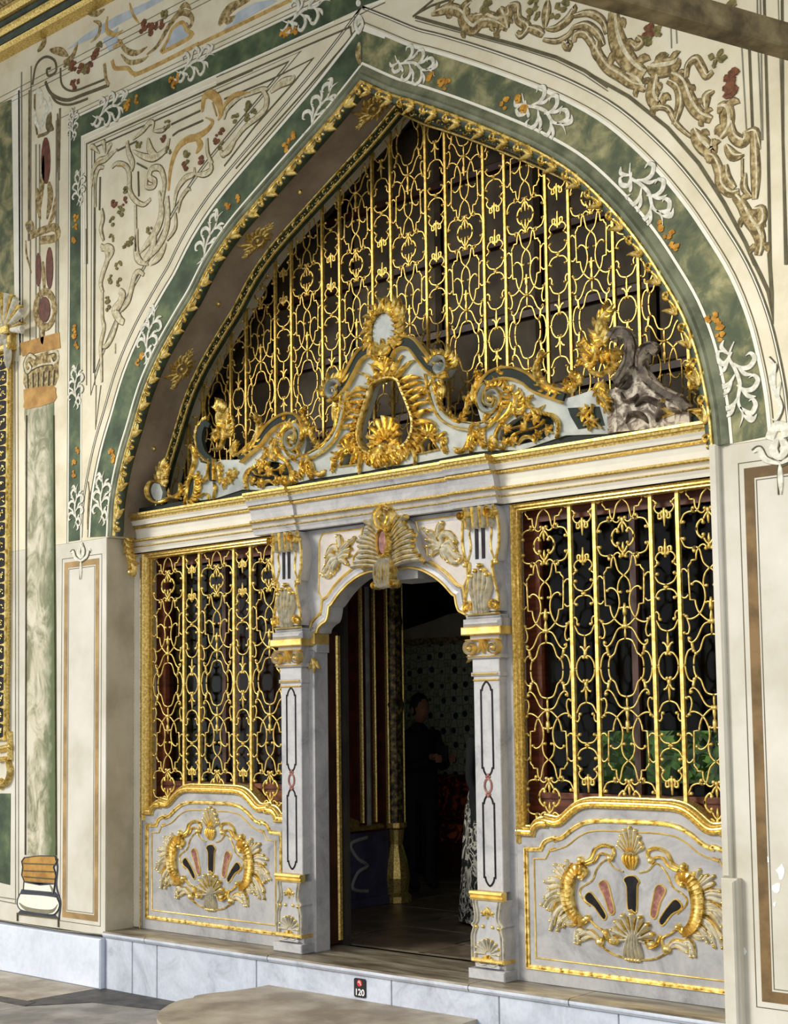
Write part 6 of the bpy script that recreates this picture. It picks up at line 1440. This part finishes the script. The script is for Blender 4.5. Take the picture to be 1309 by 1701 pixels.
mb = MB(); box(mb, X0-.2, X1+.2, Y0_-.02, Y1_+.2, ZC, ZC+.2); struct(mb.build('ceiling_room', M['room_dark']), 'dark ceiling of the room behind')
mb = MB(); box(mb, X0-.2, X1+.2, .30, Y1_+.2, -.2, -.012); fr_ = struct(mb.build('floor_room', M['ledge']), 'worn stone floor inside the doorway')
random.seed(11)
for i in range(5):
    for j in range(6):
        x0 = -3.6+i*.85+random.uniform(-.1, .1); y0 = .42+j*.42; a = MB(); jt = lambda: random.uniform(-.04, .04)
        Pq = [(x0+jt(), y0+.01), (x0+.83+jt(), y0+.01), (x0+.83+jt(), y0+.41), (x0+jt(), y0+.41)]; plan(a, Pq, -.03, -.006+random.uniform(0, .004)); a.build('floor_stone', M['stone_room'], fr_)
# side of front wall above and beside openings (inner lining)
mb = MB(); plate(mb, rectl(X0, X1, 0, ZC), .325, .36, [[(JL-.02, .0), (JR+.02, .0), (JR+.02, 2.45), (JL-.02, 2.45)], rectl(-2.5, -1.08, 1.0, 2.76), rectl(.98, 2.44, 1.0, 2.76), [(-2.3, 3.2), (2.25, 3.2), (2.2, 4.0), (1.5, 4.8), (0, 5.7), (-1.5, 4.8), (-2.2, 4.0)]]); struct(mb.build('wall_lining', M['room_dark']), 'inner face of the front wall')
# red lacquer panelling on the left inside, facing right
XPn = -2.02
pn = thing('door_2', 'x', 'x'); del pn['category']; struct(pn, 'red lacquer panelling with gilt mouldings inside the doorway')
def yz(mb, P, w, h, x=XPn):
    """moulding on the plane X=x, path in (Y,Z), relief towards +X"""
    t = MB(); sweep(t, P, rprof(w, h), 0); mb.add([(x-v[1], v[0], v[2]) for v in t.v], t.f)
mb = MB(); box(mb, XPn-.08, XPn, .5, 2.17, 0, 3.6); mb.build('panel_board', M['room_red'], pn)
mb = MB()
for y in (.62, 1.86): yz(mb, [(y, .68), (y, 3.5)], .03, .03)
for y in (1.24, 1.30, 2.02): yz(mb, [(y, .68 if y > 2 else .82), (y, 3.5)], .022, .03)
yz(mb, [(.5, .64), (2.1, .64)], .05, .04); yz(mb, [(.5, .80), (1.34, .80)], .03, .03); mb.build('gilt_moulding', M['gold_old'], pn)
mb = MB(); yz(mb, [(1.36, .80), (1.36, 3.5)], .04, .02); yz(mb, [(1.95, .66), (1.95, 3.5)], .05, .02); yz(mb, [(.5, .76), (1.36, .76)], .03, .02); mb.build('slate_moulding', M['crest_grey'], pn)
mb = MB(); box(mb, XPn-.0, XPn+.02, .5, 2.17, .06, .60); mb.build('blue_dado', M['room_blue'], pn)
mb = MB(); box(mb, XPn-.0, XPn+.05, .5, 2.2, 0, .07); mb.build('dado_base', M['room_blue'], pn)
mb = MB(); yz(mb, cr([(1.9, .12), (1.72, .16), (1.78, .28), (1.9, .33), (1.78, .4), (1.7, .52), (1.9, .56)], 4), .03, .012, XPn+.02); mb.build('dado_scroll', M['crest_grey'], pn)
mb = MB(); yz(mb, [(1.42, .79), (1.80, .66)], .09, .03); mb.build('corner_leaf', M['gold_old'], pn)
# gilt half column ending the panelling
gc = thing('gilt_column', 'slim dark gilded column inside the doorway', 'column')
mb = MB(); lathe(mb, (XPn+.02, 2.26, .0), [(.13, 0), (.13, .05), (.10, .08), (.12, .2), (.10, .34), (.06, .48), (.075, .60), (.10, .62), (.10, .66)], 12); mb.build('bulb_base', M['gold_old'], gc)
mb = MB(); lathe(mb, (XPn+.02, 2.26, .66), [(.075, 0), (.07, .5), (.075, .9), (.09, 1.0), (.07, 1.05), (.066, 1.6), (.085, 1.7), (.06, 1.8), (.06, 2.9)], 10); mb.build('shaft', M['room_gilt'], gc)
mb = MB(); box(mb, XPn-.1, XPn-.02, 2.16, 2.40, 0, 3.6); mb.build('backing', M['wood_dark'], gc)
mb = MB(); yz(mb, [(2.18, .66), (2.18, 3.5)], .02, .03); yz(mb, [(2.38, .66), (2.38, 3.5)], .02, .03); mb.build('gilt_edge', M['gold_old'], gc)
# open door leaf edge at the left jamb
dl = thing('door_1', 'x', 'x'); del dl['category']; struct(dl, 'open wooden door leaf with gilt edge at the left jamb')
mb = MB(); box(mb, -.90, -.80, .135, .30, .02, 2.15); mb.build('leaf', M['wood_dark'], dl)
mb = MB(); stroke(mb, [(-.795, .04), (-.795, 2.12)], .03, .03, .30); mb.build('gilt_edge', M['gold_old'], dl)
# tiled wall with arch at the back
tw = MB(); YT = 4.6
plate(tw, rectl(-4.2, -2.45, .9, 2.35), YT, YT+.1); tw.build('tile_field', M['tiles'], wbk)
mb = MB(); plate(mb, cr([(-4.2, 2.35), (-2.45, 2.35), (-2.45, 2.42), (-2.8, 2.44), (-3.1, 2.62), (-3.5, 2.55), (-4.2, 2.40)], 2, True), YT, YT+.1); mb.build('plaster_arch', M['reveal'], wbk)
mb = MB(); box(mb, -4.2, -2.45, YT-.01, YT+.1, 2.30, 2.37); mb.build('tile_cornice', M['taupe'], wbk)
bn = thing('sofa_bench', 'low bench in dark red patterned cloth below the tiled wall', 'bench')
mb = MB(); bbox(mb, -4.2, -2.45, 3.95, 4.58, .32, .50, .03); mb.build('seat', M['carpet'], bn); mb = MB(); bbox(mb, -4.2, -2.45, 4.35, 4.59, .5, .95, .05); mb.build('back_cushion', M['carpet'], bn); mb = MB(); box(mb, -4.2, -2.45, 4.0, 4.58, -.0, .32); mb.build('base', M['wood_dark'], bn)
# garden seen through the far windows
mb = MB(); box(mb, -16, 6, 6.9, 20, -.5, -.4); g_ = struct(mb.build('ground', M['lawn']), 'lawn outside the far windows')
def bush(x, y, z, r, lab, seed):
    random.seed(seed); mb = MB()
    for k in range(420):
        a, b = random.random()*6.28, math.acos(random.uniform(-.4, 1)); q = r*random.uniform(.7, 1.05); c_ = (x+q*math.sin(b)*math.cos(a), y+q*math.sin(b)*math.sin(a)*.6, z+q*math.cos(b)*.9)
        u = Vector((random.uniform(-1, 1), random.uniform(-1, 1), random.uniform(-1, 1))).normalized()*.14; w = Vector((random.uniform(-1, 1), random.uniform(-1, 1), random.uniform(-1, 1))).normalized()*.10; c_ = Vector(c_)
        mb.add([tuple(c_-u), tuple(c_+w), tuple(c_+u), tuple(c_-w)], [(0, 1, 2, 3)])
    t_ = thing('garden_bush', lab, 'bush', 'bushes outside the far windows'); o = mb.build('foliage', M['foliage'], t_, kind='stuff')
    mb = MB(); lathe(mb, (x, y, -.42), [(.12, 0), (.08, z+.42)], 6); mb.build('trunk', M['wood_dark'], t_)
for i, (x, y, r, lb) in enumerate(((-5.6, 10.4, 1.15, 'dense dark green bush behind the left of the right grille'), (-3.0, 10.6, 1.2, 'dense dark green bush behind the middle of the right grille'), (-.4, 10.4, 1.15, 'dense dark green bush behind the right of the right grille'), (-8.6, 12.2, 1.4, 'large dark green bush farthest back behind the right grille'))):
    bush(x, y, r*.75, r, lb, i+1)
mb = MB(); box(mb, -16, 6, 14.2, 14.5, -.5, 4.5); tag(mb.build('garden_hedge', M['foliage']), 'tall clipped hedge behind the garden bushes', 'hedge')
# ================================================================== people inside
def skin_body(name, J, E, mat, parent, sub=2):
    me = bpy.data.meshes.new(name); me.from_pydata([j[:3] for j in J], E, []); me.materials.append(mat)
    o = bpy.data.objects.new(name, me); COL.objects.link(o)
    if parent: o.parent = parent
    sk = o.modifiers.new('skin', 'SKIN'); sk.use_smooth_shade = True; ss = o.modifiers.new('sub', 'SUBSURF'); ss.levels = sub; ss.render_levels = sub
    for i, j in enumerate(J):
        v = me.skin_vertices[0].data[i]; v.radius = (j[3], j[4] if len(j) > 4 else j[3]); v.use_root = (i == 0)
    return o
def ellipsoid(mb, c, r, n=14, m=10, f=None):
    v = []; fc = []
    for a in range(m+1):
        t = PI*a/m
        for b in range(n):
            g_ = 2*PI*b/n; p = [r[0]*math.sin(t)*math.cos(g_), r[1]*math.sin(t)*math.sin(g_), r[2]*math.cos(t)]
            if f: p = f(p)
            v.append((c[0]+p[0], c[1]+p[1], c[2]+p[2]))
    for a in range(m):
        for b in range(n): q = (b+1) % n; fc.append((a*n+b, a*n+q, a*n+n+q, a*n+n+b))
    mb.add(v, fc)
def head(par, c, fd, hairlen, s=1.0):
    """head facing direction fd (in plan)"""
    fx, fy = fd; R = Matrix.Rotation(math.atan2(fy, fx), 3, 'Z')
    def shape(p):
        x, y, z = p
        if z < 0 and x > 0: x *= 1-.15*(-z/.12)
        return (x, y*(1 if z > -.03 else .86), z)
    mb = MB(); ellipsoid(mb, (0, 0, 0), (.098, .078, .125), 16, 12, shape)
    mb.add([(.09, .0, .03), (.125, .0, -.025), (.09, .018, -.028), (.09, -.018, -.028)], [(0, 1, 2), (0, 3, 1), (1, 3, 2)])
    for sy in (-1, 1): ellipsoid(mb, (-.005, sy*.08, -.01), (.022, .012, .034), 8, 6)
    ellipsoid(mb, (.082, 0, -.065), (.012, .03, .008), 8, 5)
    for sy in (-1, 1): ellipsoid(mb, (.086, sy*.032, .012), (.010, .016, .008), 8, 5)
    hb = MB(); ellipsoid(hb, (-.018, 0, .03), (.10, .09, .118), 16, 10)
    if hairlen: ellipsoid(hb, (-.05, 0, -.06), (.065, .085, .12+hairlen), 14, 10)
    for m_, nm, mt in ((mb, 'head', 'skin'), (hb, 'hair', 'hair')):
        m_.v = [tuple(Vector(c)+R @ (Vector(v)*s)) for v in m_.v]; par = m_.build(nm, M[mt], par, True, whole=True)
def hand(par, c, d, s=1):
    """fist-like hand around a held thing: palm and five bent fingers"""
    c = Vector(c); d = Vector(d).normalized(); sd = d.cross(Vector((0, 0, 1))).normalized(); upv = sd.cross(d)
    mb = MB(); tube(mb, [c-d*.05, c-d*.02, c+d*.03], .03*s, 8)
    for k in range(4):
        b = c+d*.03+sd*(.024-.016*k); L_ = (.068, .078, .072, .056)[k]; tube(mb, [b, b+d*L_*.5+upv*.01, b+d*L_*.75-upv*.02, b+d*L_*.6-upv*.045], .0085, 6)
    tube(mb, [c+sd*.03, c+sd*.05+d*.03, c+sd*.045+d*.06+upv*.01], .0095, 6)
    return mb.build('hand', M['skin'], par, True)
bx, by = -2.32, 2.95
man = thing('person', 'dark silhouetted person in black standing inside the doorway, looking at something held at chest height', 'person')
fd = Vector((.75, -.25, 0)).normalized(); sdv = Vector((-fd.y, fd.x, 0))
def bp(f, s, z): p = Vector((bx, by, 0))+fd*f+sdv*s; return (p.x, p.y, z*.965)
J = [(*bp(0, 0, .98), .155, .13), (*bp(-.01, 0, 1.18), .165, .13), (*bp(0, 0, 1.38), .17, .13), (*bp(.01, 0, 1.48), .10, .09), (*bp(.03, 0, 1.56), .055),
     (*bp(0, .19, 1.42), .07), (*bp(.02, .23, 1.14), .055), (*bp(.24, .14, 1.16), .042), (*bp(.34, .10, 1.22), .034),
     (*bp(0, -.19, 1.42), .07), (*bp(.02, -.23, 1.14), .055), (*bp(.24, -.14, 1.16), .042), (*bp(.34, -.10, 1.22), .034),
     (*bp(0, .10, .86), .105), (*bp(.02, .10, .48), .075), (*bp(-.01, .10, .09), .055), (*bp(.12, .11, .04), .045),
     (*bp(0, -.10, .86), .105), (*bp(.04, -.10, .48), .075), (*bp(.02, -.10, .09), .055), (*bp(.15, -.11, .04), .045)]
E_ = [(0, 1), (1, 2), (2, 3), (3, 4), (2, 5), (5, 6), (6, 7), (7, 8), (2, 9), (9, 10), (10, 11), (11, 12), (0, 13), (13, 14), (14, 15), (15, 16), (0, 17), (17, 18), (18, 19), (19, 20)]
skin_body('body', J, E_, M['cloth_black'], man)
head(man, bp(.05, 0, 1.675), (fd.x, fd.y), 0)
hand(man, bp(.39, .07, 1.24), fd); hand(man, bp(.39, -.07, 1.24), fd)
ph = MB(); c = Vector(bp(.44, 0, 1.27)); box(ph, c.x-.04, c.x+.04, c.y-.01, c.y+.01, c.z-.07, c.z+.07)
tag(ph.build('phone', M['cloth_black']), 'small dark device in the hands of the person in black', 'phone')
# woman in a long printed dress, half hidden by the right pilaster
wx, wy = -.60, 1.72
wm = thing('person', 'person in a long black and white printed dress half hidden by the right pilaster', 'person')
J = [(wx, wy, .95, .15, .12), (wx, wy, 1.12, .13, .11), (wx, wy, 1.32, .15, .11), (wx, wy, 1.42, .08, .08), (wx, wy, 1.52, .05), (wx-.0, wy-.17, 1.36, .055), (wx-.0, wy-.21, 1.08, .043), (wx+.1, wy-.2, .86, .035), (wx, wy+.17, 1.36, .055), (wx, wy+.21, 1.08, .043), (wx+.1, wy+.2, .86, .035), (wx, wy-.09, .8, .10), (wx, wy-.09, .45, .07), (wx, wy-.09, .06, .05), (wx, wy+.09, .8, .10), (wx, wy+.09, .45, .07), (wx, wy+.09, .06, .05)]
E_ = [(0, 1), (1, 2), (2, 3), (3, 4), (2, 5), (5, 6), (6, 7), (2, 8), (8, 9), (9, 10), (0, 11), (11, 12), (12, 13), (0, 14), (14, 15), (15, 16)]
skin_body('body', J, E_, M['cloth_black'], wm)
mb = MB(); prof = [(.24, .02), (.22, .3), (.20, .6), (.18, .85), (.145, 1.0), (.14, 1.12), (.165, 1.25), (.16, 1.36)]; v = []; f = []; n = 24
for r_, z in prof:
    for i in range(n): a = 2*PI*i/n; w = 1+.06*math.sin(7*a)*(1 if z < .8 else .2); v.append((wx+r_*w*math.cos(a), wy+r_*w*.9*math.sin(a), z))
for a in range(len(prof)-1):
    for i in range(n): j = (i+1) % n; f.append((a*n+i, a*n+j, a*n+n+j, a*n+n+i))
mb.add(v, f); mb.build('dress', M['dress'], wm, True)
head(wm, (wx+.02, wy, 1.63), (.6, .8), .12); hand(wm, (wx+.13, wy-.2, .80), (.1, 0, -1)); hand(wm, (wx+.13, wy+.2, .80), (.1, 0, -1))
